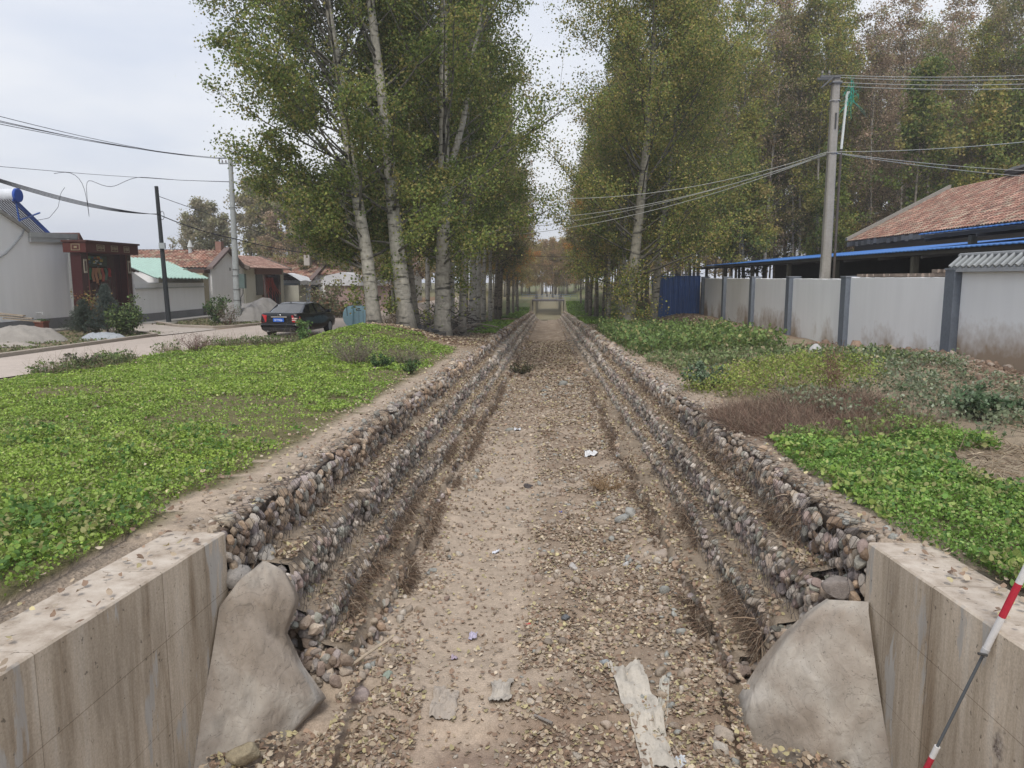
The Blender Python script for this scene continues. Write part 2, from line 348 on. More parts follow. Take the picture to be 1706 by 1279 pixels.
# ------------------------------------------------------------------ the lie of the land
XL = [-2.47, -2.17, -1.95, -1.68]; XR = [2.38, 2.12, 1.90, 1.52]; UL = [1.80, 2.27, 2.72, 3.02, 3.30]
def bankz(y): return -S*np.asarray(y, float)
def land(x, y):
    x = np.asarray(x, float); y = np.asarray(y, float)
    b = bankz(y)
    far = -1.75+.004*(y-122)
    b = np.where(y > 104, b+(far-b)*sst(106, 121, y), b)
    vil = np.where(y < 18, np.minimum(-S*y-.05, -.35), 0)*1.+0.
    vil = -.35*0-(.05+S*np.minimum(y, 20))-.0025*np.clip(y-20, 0, 200)
    lw = 1-sst(-12.2, -9.3, x)
    z = b*(1-lw)+vil*lw
    lev = -.30-.25*sst(17, 27, y); lev = np.where(y < 12, np.minimum(b+.05, -.2), lev)
    rw = sst(4.5, 9.2, x)
    z = z*(1-rw)+lev*rw
    z = z+.85*np.exp(-((x+6.6)/2.4)**2-((y-29.)/5.0)**2)*sst(-10.2, -8.2, x)
    z = z+.42*np.exp(-((x-6.4)/2.7)**2-((y-16)/5.)**2)+.22*(x > 3)*sst(3, 5, x)*sst(8, 11, y)*(1-sst(26, 30, y))*fbm(x*.9, y*.9, 7)+.20*np.exp(-((x-9.4)/1.0)**2-((y-20.)/3.)**2)+.16*np.exp(-((x-4.6)/1.5)**2-((y-13.6)/2.2)**2)+.10*np.abs(fbm(x*1.7, y*1.7, 8))*sst(3.5, 5, x)*(1-sst(9.5, 10, x))*sst(10, 12, y)*(1-sst(26, 30, y))
    soft = sst(2.6, 3.6, np.abs(x))*(1-lw)
    z = z+soft*(.10*fbm(x*.7, y*.7, 3)+.05*fbm(x*3, y*3, 5))+.02*fbm(x*6, y*6, 9)*(1-lw)
    return z
def chan(x, y):
    # height inside the channel (treads, bed)
    x = np.asarray(x, float); y = np.asarray(y, float)
    u = np.full(x.shape, UL[4])
    for X, sg in ((XL, -1), (XR, 1)):
        for k in (3, 2, 1, 0):
            u = np.where(sg*x > sg*X[k]+.0, UL[k], u)
    cut = y < 5.55
    u = np.where(cut, UL[4]+.05, u)
    z = EYE-u-S*y
    bed = u > 3.2
    bump = .10*fbm(x*1.3, y*1.3, 21)+.05*fbm(x*5, y*5, 22)
    rub = sst(-.35, .0, x)*(1-sst(1.3, 1.6, x))
    bump = bump+rub*(.05+.20*np.abs(fbm(x*2.8, y*2.8, 25))+.05*np.abs(fbm(x*9, y*9, 26)))+.10*sst(.9, 1.35, np.abs(x))
    front = 1-sst(5.0, 5.7, y+.5*fbm(x*1.5, y*1.5, 31))
    return z+np.where(bed, bump-.12*front, .02)
def surf(x, y): return np.where((x > -2.47) & (x < 2.38) | ((y < 5.55) & (np.abs(x) < 2.55)), chan(x, y), land(x, y))
# ground sheet --------------------------------------------------------
xs = np.unique(np.round(np.concatenate([np.linspace(-300, -60, 9), np.arange(-55, -24, 4), np.arange(-24, -12.5, .75), np.arange(-12.6, -3.1, .17), [-3.0, -2.62, -2.55, -2.45],
     [2.36, 2.46, 2.53, 2.95], np.arange(3.05, 10.6, .15), np.arange(11, 30, 1.5), np.arange(32, 60, 5), np.linspace(65, 300, 9)]), 3))
ys = np.concatenate([np.arange(-30, 2, 2.), np.arange(2, 14, .11), np.arange(14, 40, .28), np.arange(40, 131, 1.5), np.arange(133, 200, 6), np.linspace(210, 420, 9)])
GX, GY = np.meshgrid(xs, ys); GZ = land(GX, GY)
inside = (GX > -2.58) & (GX < 2.5)
flo = EYE-3.55-S*np.minimum(GY, 121)-.01*np.clip(GY-121, 0, 60)
GZ = np.where(inside, flo, GZ)
edge = (np.abs(GX) > 2.3) & (np.abs(GX) < 3.02)
GX2 = GX+np.where(edge & (GY < 5.6), .27*np.sign(GX), 0)
GZ = GZ-np.where((np.abs(GX) > 2.5) & (np.abs(GX) < 3.1) & (GY < 5.6) & ~inside, .06, 0)
def ground_col(x, y):
    n = fbm(x*.5, y*.5, 40)+.5; n2 = fbm(x*2.5, y*2.5, 41)+.5
    dirt = np.array([.38, .305, .235]); soil = np.array([.13, .115, .06]); litter = np.array([.23, .155, .10]); grass = np.array([.11, .15, .045]); dry = np.array([.24, .20, .13])
    L_ = lambda a, b, t: a*(1-t[..., None])+b*t[..., None]
    c = np.zeros(x.shape+(3,))+dirt
    wood = sst(26, 31, y+2*n2)*(x < -2.6); c = L_(c, litter, wood)
    c = L_(c, soil*1.15, lawn_mask(x, y)*1.)
    c = L_(c, np.array([.19, .16, .10]), sst(-15.5, -16.5, x)*1. if False else (x < -15.8)*(.55+.45*n))
    c = L_(c, dry*.9, (x > 3)*(y < 30)*(.4+.4*n)); c = L_(c, litter*.8, ((x > 2.8) & (y > 30))*.7)
    gfar = ((np.abs(x) > 2.7) & (np.abs(x) < 9) & (y > 55))*sst(.38, .62, n); c = L_(c, grass, gfar*1.)
    gf2 = ((x > 2.7) & (x < 5.5) & (y > 36))*.8; c = L_(c, grass, gf2)
    c = L_(c, np.array([.17, .17, .09]), (y > 104)*.6)
    rubb = ((x > 6.8) & (x < 10) & (y < 26))*sst(.3, .5, n2); c = L_(c, np.array([.21, .15, .11]), rubb*.8)
    brown = np.exp(-((x-3.6)/1.7)**2-((y-10.6)/2.)**2); c = L_(c, np.array([.16, .105, .075]), brown*.8)
    return c
def lawn_mask(x, y):
    e = .45*fbm(x*1.1, y*1.1, 50)+.25*fbm(x*4, y*4, 51)
    xe = -3.15-.1*(y < 9)*(9-y)*.15+e*.9
    near = (x < xe) & (x > -12.3+e+sst(25, 31, y)*2.4) & (y > 2) & (y+e*3 < 28.5+.55*(x+5)*(x > -5)*-2.2+np.where(x < -8.8, 1.5, 0))
    return near
g = MB(); G = np.stack([GX2, GY, GZ], -1); g.grid(G, ground_col(GX, GY)); go = struct(g.build('ground', M['ground'], smooth=True))
# channel bed ---------------------------------------------------------
def sheet(xa, ya, zf, cf, name, m):
    X, Y = np.meshgrid(xa, ya); b = MB(); b.grid(np.stack([X, Y, zf(X, Y)], -1), cf(X, Y)); return b.build(name, m, smooth=True)
def bed_col(x, y):
    n = fbm(x*1.6, y*1.6, 60)+.5; n3 = fbm(x*6, y*6, 61)+.5
    a = np.array([.41, .33, .255]); b = np.array([.28, .215, .16]); w = np.array([.21, .15, .115])
    rub = np.clip(sst(-.35, .05, x)+sst(-1.0, -1.4, x)*.0+sst(14, 22, y), 0, 1)*sst(.25, .55, n)
    c = a+(b-a)*rub[..., None]; c = c*(1+.18*(n3-.5))[..., None]
    fr = (1-sst(5.1, 5.8, y+.5*fbm(x*1.5, y*1.5, 31)))*sst(.35, .6, n+.1); c = c+(w-c)*fr[..., None]*.85
    return c
def bedz(x, y):
    xx = np.clip(x, -1.6, 1.45); return np.where(y < 5.55, chan(x, y), chan(xx, y))+.10*sst(1.5, 1.9, np.abs(x))*(y > 6.3)-.16*sst(1.25, 1.6, np.abs(x))*(y < 6.0)
struct(sheet(np.arange(-3.0, 3.01, .04), np.arange(3.4, 14, .045), bedz, bed_col, 'channel_bed', M['bed']))
struct(sheet(np.arange(-2.2, 2.1, .1), np.arange(13.98, 122.3, .16), bedz, bed_col, 'channel_bed', M['bed']))
# ------------------------------------------------------------------ gabion walls
PALS = [(.31, .28, .285), (.26, .265, .25), (.34, .30, .25), (.42, .40, .38), (.33, .27, .26), (.22, .205, .205), (.29, .305, .28), (.38, .33, .29), (.33, .30, .27), (.46, .44, .42)]
PALB = [(.33, .26, .20), (.26, .20, .155), (.36, .30, .24), (.28, .25, .23), (.22, .17, .14)]
def gab_profile(side):
    X = XL if side < 0 else XR
    return X
def wob(y, s): return .05*(vn(y*.9, 0*y, 70+s)-.5)+.05*(vn(y*3.1, 0*y, 75+s)-.5), .05*(vn(y*.8, 0*y+5, 80+s)-.5)+.05*(vn(y*3.5, 0*y+9, 85+s)-.5)
def gabion(side, label):
    X = XL if side < 0 else XR
    t = thing('gabion_wall', label, 'gabion wall', (X[0], 5.6, -.16))
    for k in range(4):
        b = MB(); u0, u1 = UL[k], UL[k+1]; sg = side
        ya = np.concatenate([[(5.6, 5.98, 6.12, 6.05)[k]], np.arange(6.2, 20, .2), np.arange(20, 122.2, 1.)])
        dx, dz = wob(ya, k+(side > 0)*10)
        if k == 3: dx = dx*2.2
        prof = [(sg*.50 if k else sg*.12, u0+.02), (sg*.07, u0+.04), (sg*.075, u1+.08)]
        if k < 3: prof.append((-sg*abs(X[k+1]-X[k]), u1+.06)) if False else None
        Gp = np.stack([np.stack([X[k]+a+dx, ya, EYE-u-S*ya+dz], -1) for a, u in prof], 1)
        cc = np.zeros(Gp.shape)+np.array([.09, .07, .055]); cc[:, 0] = (.27, .21, .155)  # core coloured dark to stand in for shade in the gaps between stones
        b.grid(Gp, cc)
        # rough stones closing the near end of the tier
        ne = 70; ye = np.full(ne, (5.6, 5.98, 6.12, 6.05)[k])-.03+rng.normal(size=ne)*.02; xe_ = X[k]+sg*rng.uniform(0, .55, ne); ze_ = EYE-rng.uniform(u0, u1+.12, ne)-S*ye
        if k: stones(b, np.stack([xe_, ye, ze_], -1), rng.uniform(.04, .075, (ne, 1))*rng.uniform(.7, 1.2, (ne, 3)), pick(PALB, ne, var=.2), 2)
        P = Gp[0]; b.add([P[0], P[1], P[2], P[2]+[sg*.5, 0, 0]], [[0, 1, 2, 3]], (.1, .08, .06))
        pal = (PALB+PALS[:4] if side < 0 else PALS+PALB[:3]) if k == 0 else PALS
        if k == 3: pal = PALB+PALS[:3]
        ys0 = (5.6, 5.98, 6.12, 6.05)[k]
        for (y0, y1, st, sub) in ((5.55, 10.5, .084, 2), (10.5, 28, .10, 1), (28, 121.5, .2, 1)):
            if k == 0: st *= 1.18
            h = u1-u0; nr = max(2, int(round(h/(st*.85)))); ny = int((y1-y0)/st)
            yy, rr = np.meshgrid(y0+(np.arange(ny)+.5)*st, np.arange(nr)); yy = yy+(rr % 2)*st*.5
            yy = yy.ravel()+rng.normal(size=yy.size)*st*.2; rr = rr.ravel()
            yy = np.maximum(yy, ys0+.05*rng.random(yy.size))
            uu = u0+.05+(rr+.4)/nr*(h-.03)+rng.normal(size=rr.size)*st*.12
            xx = np.full(rr.size, X[k])+sg*.005+rng.normal(size=rr.size)*.018
            CR = (2, 4, 3, 4)[k] if y0 < 28 else 2   # crest rows
            yc = np.concatenate([y0+(np.arange(ny)+rng.random(ny))*st for _ in range(CR)]); yc = np.maximum(yc, ys0)
            xc = X[k]+sg*np.concatenate([np.full(ny, .05+q*(.09 if y0 < 28 else .17)) for q in range(CR)])+rng.normal(size=CR*ny)*.025
            uc = np.full(CR*ny, u0+.015)+rng.normal(size=CR*ny)*.02
            if k == 0: keep = rng.random(CR*ny) < (np.where(yc < 12, .35, .5)); yc, xc, uc = yc[keep], xc[keep], uc[keep]
            ya_ = np.concatenate([yy, yc]); xa_ = np.concatenate([xx, xc]); ua_ = np.concatenate([uu, uc]); iscr = np.concatenate([np.zeros(len(yy)), np.ones(len(yc))])
            if k == 3:
                keep = vn(ya_*1.7, ya_*0, 93+side) > .25; ya_, xa_, ua_, iscr = ya_[keep], xa_[keep], ua_[keep], iscr[keep]
            d1, d2 = wob(ya_, k+(side > 0)*10)
            if k == 3: d1 = d1*2.2
            P = np.stack([xa_+d1, ya_, EYE-ua_-S*ya_+d2], -1); n = len(P)
            s = st*rng.uniform(.40, .68, (n, 1)); big = rng.random((n, 1)) < .12; s = s*np.where(big, 1.3, 1)
            sc_ = s*np.stack([rng.uniform(.7, .95, n), rng.uniform(.62, 1., n), rng.uniform(.95, 1.35, n)], 1)
            sc_ = np.where(iscr[:, None] > 0, sc_[:, [2, 1, 0]], sc_)
            col = pick(pal, n, var=.18)*np.array([1.02, .95, .87])
            # runs of similar stone along the wall, mud caught in the lowest tier
            z_ = vn(ya_*.5, ya_*0+k, 96)[:, None]; col = col*(.85+.3*z_)
            
            stones(b, P, sc_, col, sub, tilt=.35)
        tr = b.build('tier', M['stone'], t, smooth=False)
        tr['label'] = ['brown topmost stone tier below the bank', 'second stone tier from the top', 'third stone tier from the top', 'low broken tier half buried in mud'][k]
        # hexagonal wire over the near part
        if k < 3:
            w = MB(); dy_, dz_ = .105, .045; PP = []
            H = u1-u0+.18
            yend = 13.
            for i in range(int((yend-5.55)/dy_)):
                for j in range(int(H/(2*dz_))):
                    yb = 5.56+i*dy_; off = (j % 2)*dy_/2; vb = j*2*dz_
                    a = (yb+off, vb); c1 = (yb+off+dy_/2, vb+dz_*.6); c2 = (yb+off-dy_/2+dy_, vb+dz_*.6)
                    PP += [((yb+off, vb), (yb+off, vb+dz_)), ((yb+off, vb+dz_), (yb+off+dy_/2, vb+2*dz_)), ((yb+off, vb+dz_), (yb+off-dy_/2, vb+2*dz_))]
            A = np.array(PP); A = A.reshape(-1, 2)
            yv, vv = A[:, 0], A[:, 1]
            d1, d2 = wob(yv, k+(side > 0)*10)
            lump = .035*(vn(yv*7, vv*7, 99)-.2)+.012
            face = vv < (u1-u0)+.0
            vtop = vv-(u1-u0)
            xw = np.where(face, X[k]-sg*(.075+lump), X[k]-sg*.06+sg*np.clip(vtop, 0, 1)); uw = np.where(face, u1+.02-vv, u0-.055-lump)
            Pw = np.stack([xw+d1, yv, EYE-uw-S*yv+d2], -1).reshape(-1, 2, 3)
            Pw = Pw[(Pw[:, 0, 1] > (5.56, 6., 6.14)[k]) & (Pw[:, 1, 1] > (5.56, 6., 6.14)[k])]
            rr_ = .0022; n = len(Pw); D = Pw[:, 1]-Pw[:, 0]; D /= np.linalg.norm(D, axis=1)[:, None]+1e-9
            q = np.cross(D, [sg*1., .2, .9]); q /= np.linalg.norm(q, axis=1)[:, None]; q2 = np.cross(D, q); V = []
            for e in (0, 1):
                for a_ in (0, 2.1, 4.2): V.append(Pw[:, e]+(q*math.cos(a_)+q2*math.sin(a_))*rr_)
            V = np.stack(V, 1); bq = np.arange(n)[:, None]*6
            F = np.vstack([bq+np.array([[i, (i+1) % 3, 3+(i+1) % 3, 3+i]]) for i in range(3)])
            w.add(V.reshape(-1, 3), F, (.06, .05, .05))
            wo_ = w.build('wire_mesh', M['wire'], None); wo_.parent = tr
            wo_['label'] = 'dark hexagonal netting over the near stones'
    return t
gabion(-1, 'stepped stone gabion wall in wire netting lining the left side of the dry channel')
gabion(1, 'stepped stone gabion wall in wire netting lining the right side of the dry channel')
# treads: earth caught on the steps
tb = MB()
ya = np.concatenate([np.arange(6.1, 24, .1), np.arange(24, 122, .8)])
for X, sg in ((XL, -1), (XR, 1)):
    for k in (1, 2, 3):
        xa = np.concatenate([[X[k]-sg*.005], np.linspace(X[k]+sg*.03, X[k-1]+sg*.06, 6)]); XX, YY = np.meshgrid(xa, ya)
        t_ = (XX-X[k])/(X[k-1]-X[k]+1e-9)
        ZZ = EYE-UL[k]-S*YY+.035+.05*t_**2+.05*fbm(XX*6, YY*6, 110+k)+.01
        n = fbm(XX*4, YY*4, 111)[..., None]
        d1_, d2_ = wob(ya, k+(sg > 0)*10); d1_ = d1_*(2.2 if k == 3 else 1); XX = XX+(d1_[:, None]+(.05*fbm(YY*5, XX*0, 112+k) if k == 3 else 0))*(1-t_)
        ZZ = ZZ-np.where(t_ < .05, .14, 0)+(.07*fbm(YY*2.2, XX*3, 113) if k == 3 else 0)+d2_[:, None]*.6
        tb.grid(np.stack([XX, YY, ZZ], -1), np.array([.27, .215, .16])*(1+.5*n))
struct(tb.build('tread_soil', M['bed'], smooth=True))
# ------------------------------------------------------------------ wing walls and mortar aprons
def wing(side, label):
    sg = side; b = MB(); xa, xb = (-2.50, -2.80) if sg < 0 else (2.40, 2.66)
    yy = np.linspace(5.6, .3, 60); f = xa+(xb-xa)*(5.6-yy)/5.3
    zt = -S*yy+.0
    rough = .006*(vn(yy*6, yy*0, 120)-.5)
    ring = []
    ch = .012
    for (dx, top, dd) in ((0, 0, -2.6), (0, 0, -.012), (ch, 1, 0), (.44, 1, 0), (.44, 0, -.5)):
        ring.append(np.stack([f+sg*dx, yy, zt+dd+rough], -1))
    b.grid(np.stack(ring, 1)); P = [r[0] for r in ring]; b.add(P, [list(range(5))]); P = [r[-1] for r in ring]; b.add(P, [list(range(5))[::-1]])
    o = b.build('wing_wall', M['wing']); tag(o, label, 'wing wall'); return o
wing(-1, 'low streaked concrete wing wall in the left foreground'); wing(1, 'low streaked concrete wing wall in the right foreground, survey rod leaning on it')
def apron(Lp, Rp, x_wall, plane3, label, sg):
    A, B, C = [np.array(p) for p in plane3]; n = np.cross(B-A, C-A); n /= np.linalg.norm(n)
    if n[1] > 0: n = -n
    E0 = np.array([0, 0, EYE])
    def hit(p): d = ray(*p); return E0+d*(np.dot(A-E0, n)/np.dot(d, n))
    def rs(P, m):
        P = np.array([hit(p) for p in P]); d = np.concatenate([[0], np.cumsum(np.linalg.norm(np.diff(P, axis=0), axis=1))]); q = np.linspace(0, d[-1], m)
        return np.stack([np.interp(q, d, P[:, i]) for i in range(3)], -1)
    m, k = 44, 30; a, b_ = rs(Lp, m), rs(Rp, m); s = np.linspace(0, 1, k)[None, :, None]
    G_ = a[:, None]*(1-s)+b_[:, None]*s
    u_ = np.linspace(0, 1, m)[:, None]; v_ = np.linspace(0, 1, k)[None]
    bul = .08*np.sin(np.pi*v_)*np.sin(np.pi*np.clip(u_, 0, .9)/.95)+.05*fbm(u_*5+v_*0, v_*4, 130)+.012*fbm(u_*22+v_*0, v_*16, 131)
    drop = .10*sst(.86, 1., v_)+.05*sst(.06, 0, u_)
    G_ = G_+n*(bul-drop)[..., None]
    mb = MB(); mb.grid(G_)
    for eg in (G_[:, -1], G_[:, 0], G_[0], G_[-1]):
        mb.grid(np.stack([eg, eg-n*.07+[0, .03, -.03]], 1))
    o = mb.build('mortar_apron', M['mortar'], smooth=True); tag(o, label, 'concrete apron'); return o
apron([(440, 934), (400, 965), (366, 1010), (350, 1110), (334, 1200), (322, 1279), (310, 1345)], [(448, 934), (480, 950), (500, 980), (508, 1000), (486, 1055), (512, 1110), (552, 1165), (500, 1225), (436, 1300)], -2.55,
      [(-2.5, 5.42, -.66), (-2.56, 4.92, -1.76), (-1.76, 5.62, -1.66)], 'smooth grey mortar apron sloping from the left wing wall down to the bed', -1)
apron([(1445, 1003), (1452, 1060), (1462, 1130), (1472, 1200), (1486, 1279), (1496, 1345)], [(1370, 999), (1340, 1020), (1300, 1055), (1262, 1100), (1222, 1165), (1212, 1200), (1232, 1262), (1260, 1330)], 2.45,
      [(2.40, 5.42, -.63), (2.45, 5.03, -1.68), (1.52, 5.64, -1.66)], 'smooth grey mortar apron sloping from the right wing wall down to the bed', 1)
# ------------------------------------------------------------------ road, kerbs, yard paving
def land_sheet(poly_l, poly_r, n, name, c, m, lift=.02, k=8):
    # strip between two edge lines, following the land
    a = np.array(poly_l, float); b = np.array(poly_r, float)
    def rs(P):
        d = np.concatenate([[0], np.cumsum(np.linalg.norm(np.diff(P, axis=0), axis=1))]); q = np.linspace(0, d[-1], n)
        return np.stack([np.interp(q, d, P[:, i]) for i in (0, 1)], -1)
    a, b = rs(a), rs(b); s = np.linspace(0, 1, k)[None, :, None]; G_ = a[:, None]*(1-s)+b[:, None]*s
    Z = land(G_[..., 0], G_[..., 1])+lift
    mb = MB(); cc = np.array(c)*(1+.14*fbm(G_[..., 0], G_[..., 1], 140))[..., None]
    mb.grid(np.concatenate([G_, Z[..., None]], -1), cc); o = mb.build(name, m, smooth=True); return struct(o)
land_sheet([(-16.3, -4), (-16.5, 22), (-16.3, 30), (-15.4, 36), (-13.6, 46), (-13.2, 60), (-12.6, 110)], [(-12.6, -4), (-12.7, 22), (-11.2, 27), (-9.9, 31), (-9.6, 38), (-9.2, 46), (-9, 60), (-8.8, 110)], 160, 'road', (.47, .40, .345), M['road'], .03, 14)
land_sheet([(-16.32, 31.5), (-18.5, 33.2), (-21.8, 35.0)], [(-15.6, 35.6), (-18.6, 37.2), (-21.4, 40.2)], 20, 'driveway', (.44, .385, .335), M['road'], .036)
def kerb(P, label):
    P = np.array(P, float); d = np.concatenate([[0], np.cumsum(np.linalg.norm(np.diff(P, axis=0), axis=1))]); n = int(d[-1]/.5)
    q = np.linspace(0, d[-1], n); P = np.stack([np.interp(q, d, P[:, i]) for i in (0, 1)], -1)
    T = np.gradient(P, axis=0); T /= np.linalg.norm(T, axis=1)[:, None]; N = np.stack([-T[:, 1], T[:, 0]], -1)
    z = land(P[:, 0], P[:, 1]); w = .07; ring = []
    for sx, zz in ((-1, -.1), (-1, .125), (-.8, .14), (.8, .14), (1, .125), (1, -.1)):
        p = P+N*w*sx; ring.append(np.concatenate([p, (z+zz)[:, None]], -1))
    b = MB(); b.grid(np.stack(ring, 1), (.40, .345, .29)); P_ = [r[0] for r in ring]; b.add(P_, [list(range(6))], (.4, .345, .29)); P_ = [r[-1] for r in ring]; b.add(P_, [list(range(6))[::-1]], (.4, .345, .29))
    return tag(b.build('kerb', M['road']), label, 'kerb')
kerb([(-16.6, 0), (-16.75, 22), (-16.5, 30), (-16.45, 31.3), (-17.2, 32.1), (-21.5, 34.6)], 'pale kerb round the garden bed with the crumpled sheet in it')
kerb([(-21.3, 40.5), (-18.7, 37.5), (-16.2, 36.2), (-15.5, 37.2), (-14.2, 43), (-13.4, 52)], 'pale kerb round the bed at the foot of the round concrete pole')
# ------------------------------------------------------------------ lawn
def cover(name, label, mask, x0, x1, y0, y1, dens, pal, hz=.10, szs=(.03, .05), bare=.25, seed=0, mt='leaf', extra=None, flat=.45):
    b = MB(); r = np.random.default_rng(seed+100)
    for (ya_, yb_, dd, sz) in dens:
        a0, a1 = max(y0, ya_), min(y1, yb_)
        if a1 <= a0: continue
        n = int((x1-x0)*(a1-a0)*dd); x = r.uniform(x0, x1, n); y = r.uniform(a0, a1, n)
        # only what the picture or a step aside could see
        vis = (np.abs(x-(-.05*y)) < .74*y+1.2); mv = np.asarray(mask(x, y), float); k = (r.random(n) < mv) & vis
        cl = vn(x*2.6, y*2.6, 150+seed)*.6+vn(x*9, y*9, 151+seed)*.4
        k &= r.random(n) < sst(bare, bare+.22, cl)*.9+.06
        x, y, cl = x[k], y[k], cl[k]; n = len(x)
        h = hz*(.35+.9*vn(x*3.3, y*3.3, 152+seed))*r.random(n)**.7
        z = surf(x, y)+h+.01
        tone = vn(x*.35, y*.35, 153+seed)[:, None]*.55+vn(x*1.6, y*1.6, 157+seed)[:, None]*.45; pal_ = np.array(pal, float)
        c = pal_[0]*(1-tone)+pal_[1]*tone
        kk = r.random(n); alt = pal_[2+r.integers(len(pal_)-2, size=n)]; c = np.where((kk < .28)[:, None], alt, c)
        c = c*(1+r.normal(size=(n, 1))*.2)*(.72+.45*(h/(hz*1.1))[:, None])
        leaves(b, np.stack([x, y, z], -1), sz*r.uniform(.6, 1.35, n), np.clip(c, .01, 1), flat=flat, r=r, asp=.8)
        # stalks
        ms = r.random(n) < .12; m_ = ms.sum()
        if m_: ribbons(b, np.stack([x[ms], y[ms], z[ms]-h[ms]], -1), np.stack([r.normal(size=m_)*.3, r.normal(size=m_)*.3, np.ones(m_)], -1), h[ms]+sz, sz*.12, pal_[1]*.8, seg=2, r=r)
    o = b.build(name, M[mt]); tag(o, label, 'ground cover', kind='stuff'); return o
def lawnP(x, y):
    e = .45*fbm(x*1.1, y*1.1, 50)+.25*fbm(x*4, y*4, 51); d = np.clip((-3.0+e*.9-x)/.75+.0, 0, 1)
    return lawn_mask(x, y)*np.clip(d**1.3+.05, 0, 1)*(1-.8*sst(.66, .74, vn(x*.55, y*.55, 190))*(y > 9))
def sprigs(name, label, mask, x0, x1, y0, y1, per, seed):
    r = np.random.default_rng(seed+700); b = MB()
    for ya_, yb_, dn, sz in per:
        n = int((x1-x0)*(yb_-ya_)*dn); x = r.uniform(x0, x1, n); y = r.uniform(ya_, yb_, n); k = (np.asarray(mask(x, y), float) > r.random(n)) & (np.abs(x+.05*y) < .74*y+1.2) & (vn(x*1.3, y*1.3, 191+seed) > .33); x, y = x[k], y[k]; n = len(x)
        z = surf(x, y); h = r.uniform(.06, .2, n)*(.6+.8*vn(x*.8, y*.8, 192)); m = 7; tone = r.random(n)
        az = r.random((n, m))*6.28; ou = r.random((n, m))*sz*1.6+.01; P = np.stack([x[:, None]+np.cos(az)*ou, y[:, None]+np.sin(az)*ou, z[:, None]+h[:, None]*(.35+.65*r.random((n, m)))], -1).reshape(-1, 3)
        pal = np.array([(.13, .24, .05), (.24, .36, .07), (.34, .42, .12), (.10, .19, .05), (.30, .30, .12)]); c = np.repeat(pal[(tone*5).astype(int).clip(0, 4)], m, 0)*(1+r.normal(size=(n*m, 1))*.15)
        leaves(b, P, sz*r.uniform(.7, 1.4, n*m), np.clip(c, .01, 1), flat=.5, r=r, rnd=sz < .06, asp=.9)
        ribbons(b, np.stack([x, y, z], -1), np.stack([r.normal(size=n)*.2, r.normal(size=n)*.2, np.ones(n)], -1), h, .005, (.16, .22, .07), seg=2, r=r)
    tag(b.build(name, M['leaf']), label, 'ground cover', kind='stuff')
DL = [(2.5, 5.5, 5200, .028), (5.5, 8, 3800, .031), (8, 12, 2600, .034), (12, 18, 1300, .046), (18, 32, 600, .066)]
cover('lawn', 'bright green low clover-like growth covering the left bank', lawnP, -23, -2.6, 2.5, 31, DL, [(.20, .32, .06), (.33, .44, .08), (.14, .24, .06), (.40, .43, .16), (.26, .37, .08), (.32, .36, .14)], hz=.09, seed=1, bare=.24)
sprigs('lawn_sprigs', 'taller leafy sprigs standing up from the left bank growth', lawnP, -22, -2.7, 2.6, 24, [(2.6, 6, 170, .042), (6, 10, 45, .042)], 1)
def patchR(x, y):
    e = .35*fbm(x*1.2, y*1.2, 160)
    a = (x > 2.75+e) & (x < 5.3+e+(9-y)*.15) & (y < 9.6+e*3+(x-3)*.75) & (y > 3.4) & (x > 2.75+e+np.clip(5.9-y, 0, 3)*.22) & (x < 6.3)
    return a & ~(((x-5.1)/.9)**2+((y-7.6)/1.3)**2 < 1) 
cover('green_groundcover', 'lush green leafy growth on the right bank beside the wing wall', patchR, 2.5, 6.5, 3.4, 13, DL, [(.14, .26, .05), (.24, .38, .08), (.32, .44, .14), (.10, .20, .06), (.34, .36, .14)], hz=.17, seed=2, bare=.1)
sprigs('groundcover_sprigs', 'taller leafy sprigs among the right bank green growth', patchR, 2.6, 6.4, 3.6, 12, [(3.6, 8, 190, .05), (8, 12.5, 80, .06)], 2)
def patchY(x, y):
    e = .4*fbm(x, y, 161); return ((x-4.3)/1.7)**2+((y-14.2)/2.0)**2 < 1+e*1.5
cover('yellow_green_herbs', 'yellow-green herb patch on the low mound behind the dead brown brush', patchY, 2, 7, 10, 18, [(0, 40, 1300, .042)], [(.20, .27, .06), (.32, .36, .09), (.15, .23, .06), (.36, .30, .15), (.28, .22, .13)], hz=.34, seed=3, flat=.1, bare=.33)
def patchD(x, y):
    e = .5*fbm(x*.8, y*.8, 162); return ((((x-6.0)/2.6)**2+((y-12.6)/3.0)**2 < 1+e*1.6) | (((x-7.2)/1.7)**2+((y-17.0)/2.2)**2 < 1+e)) & (x < 9.4) & ~(((x-4.3)/1.5)**2+((y-14.2)/1.8)**2 < 1)
cover('mugwort', 'grey-green ragged mugwort spreading below the white wall', patchD, 3, 9.6, 8.5, 21, [(0, 40, 800, .055)], [(.15, .20, .11), (.27, .30, .19), (.33, .37, .27), (.09, .14, .06), (.30, .25, .16)], hz=.26, seed=4, flat=.1, bare=.42)
def patchF(x, y): 
    e = .5*fbm(x*.7, y*.7, 163); return (x > 2.7+e*.5) & (x < 7.5+e-np.clip(y-34, 0, 9)*.3) & (y > 24+e*4) & (y < 44) & (x+.0 > 2.6)
cover('tall_weeds', 'tall feathery green weeds in front of the blue metal hut', patchF, 2.4, 8.5, 22, 44, [(0, 60, 230, .12)], [(.12, .20, .06), (.20, .27, .08), (.10, .15, .06), (.30, .29, .12)], hz=.75, seed=5, flat=0, bare=.2)
def patchFar(x, y): return (((x > 2.7) & (x < 6.5)) | ((x < -2.8) & (x > -4.8))) & (vn(x*.25, y*.12, 164) > .35)
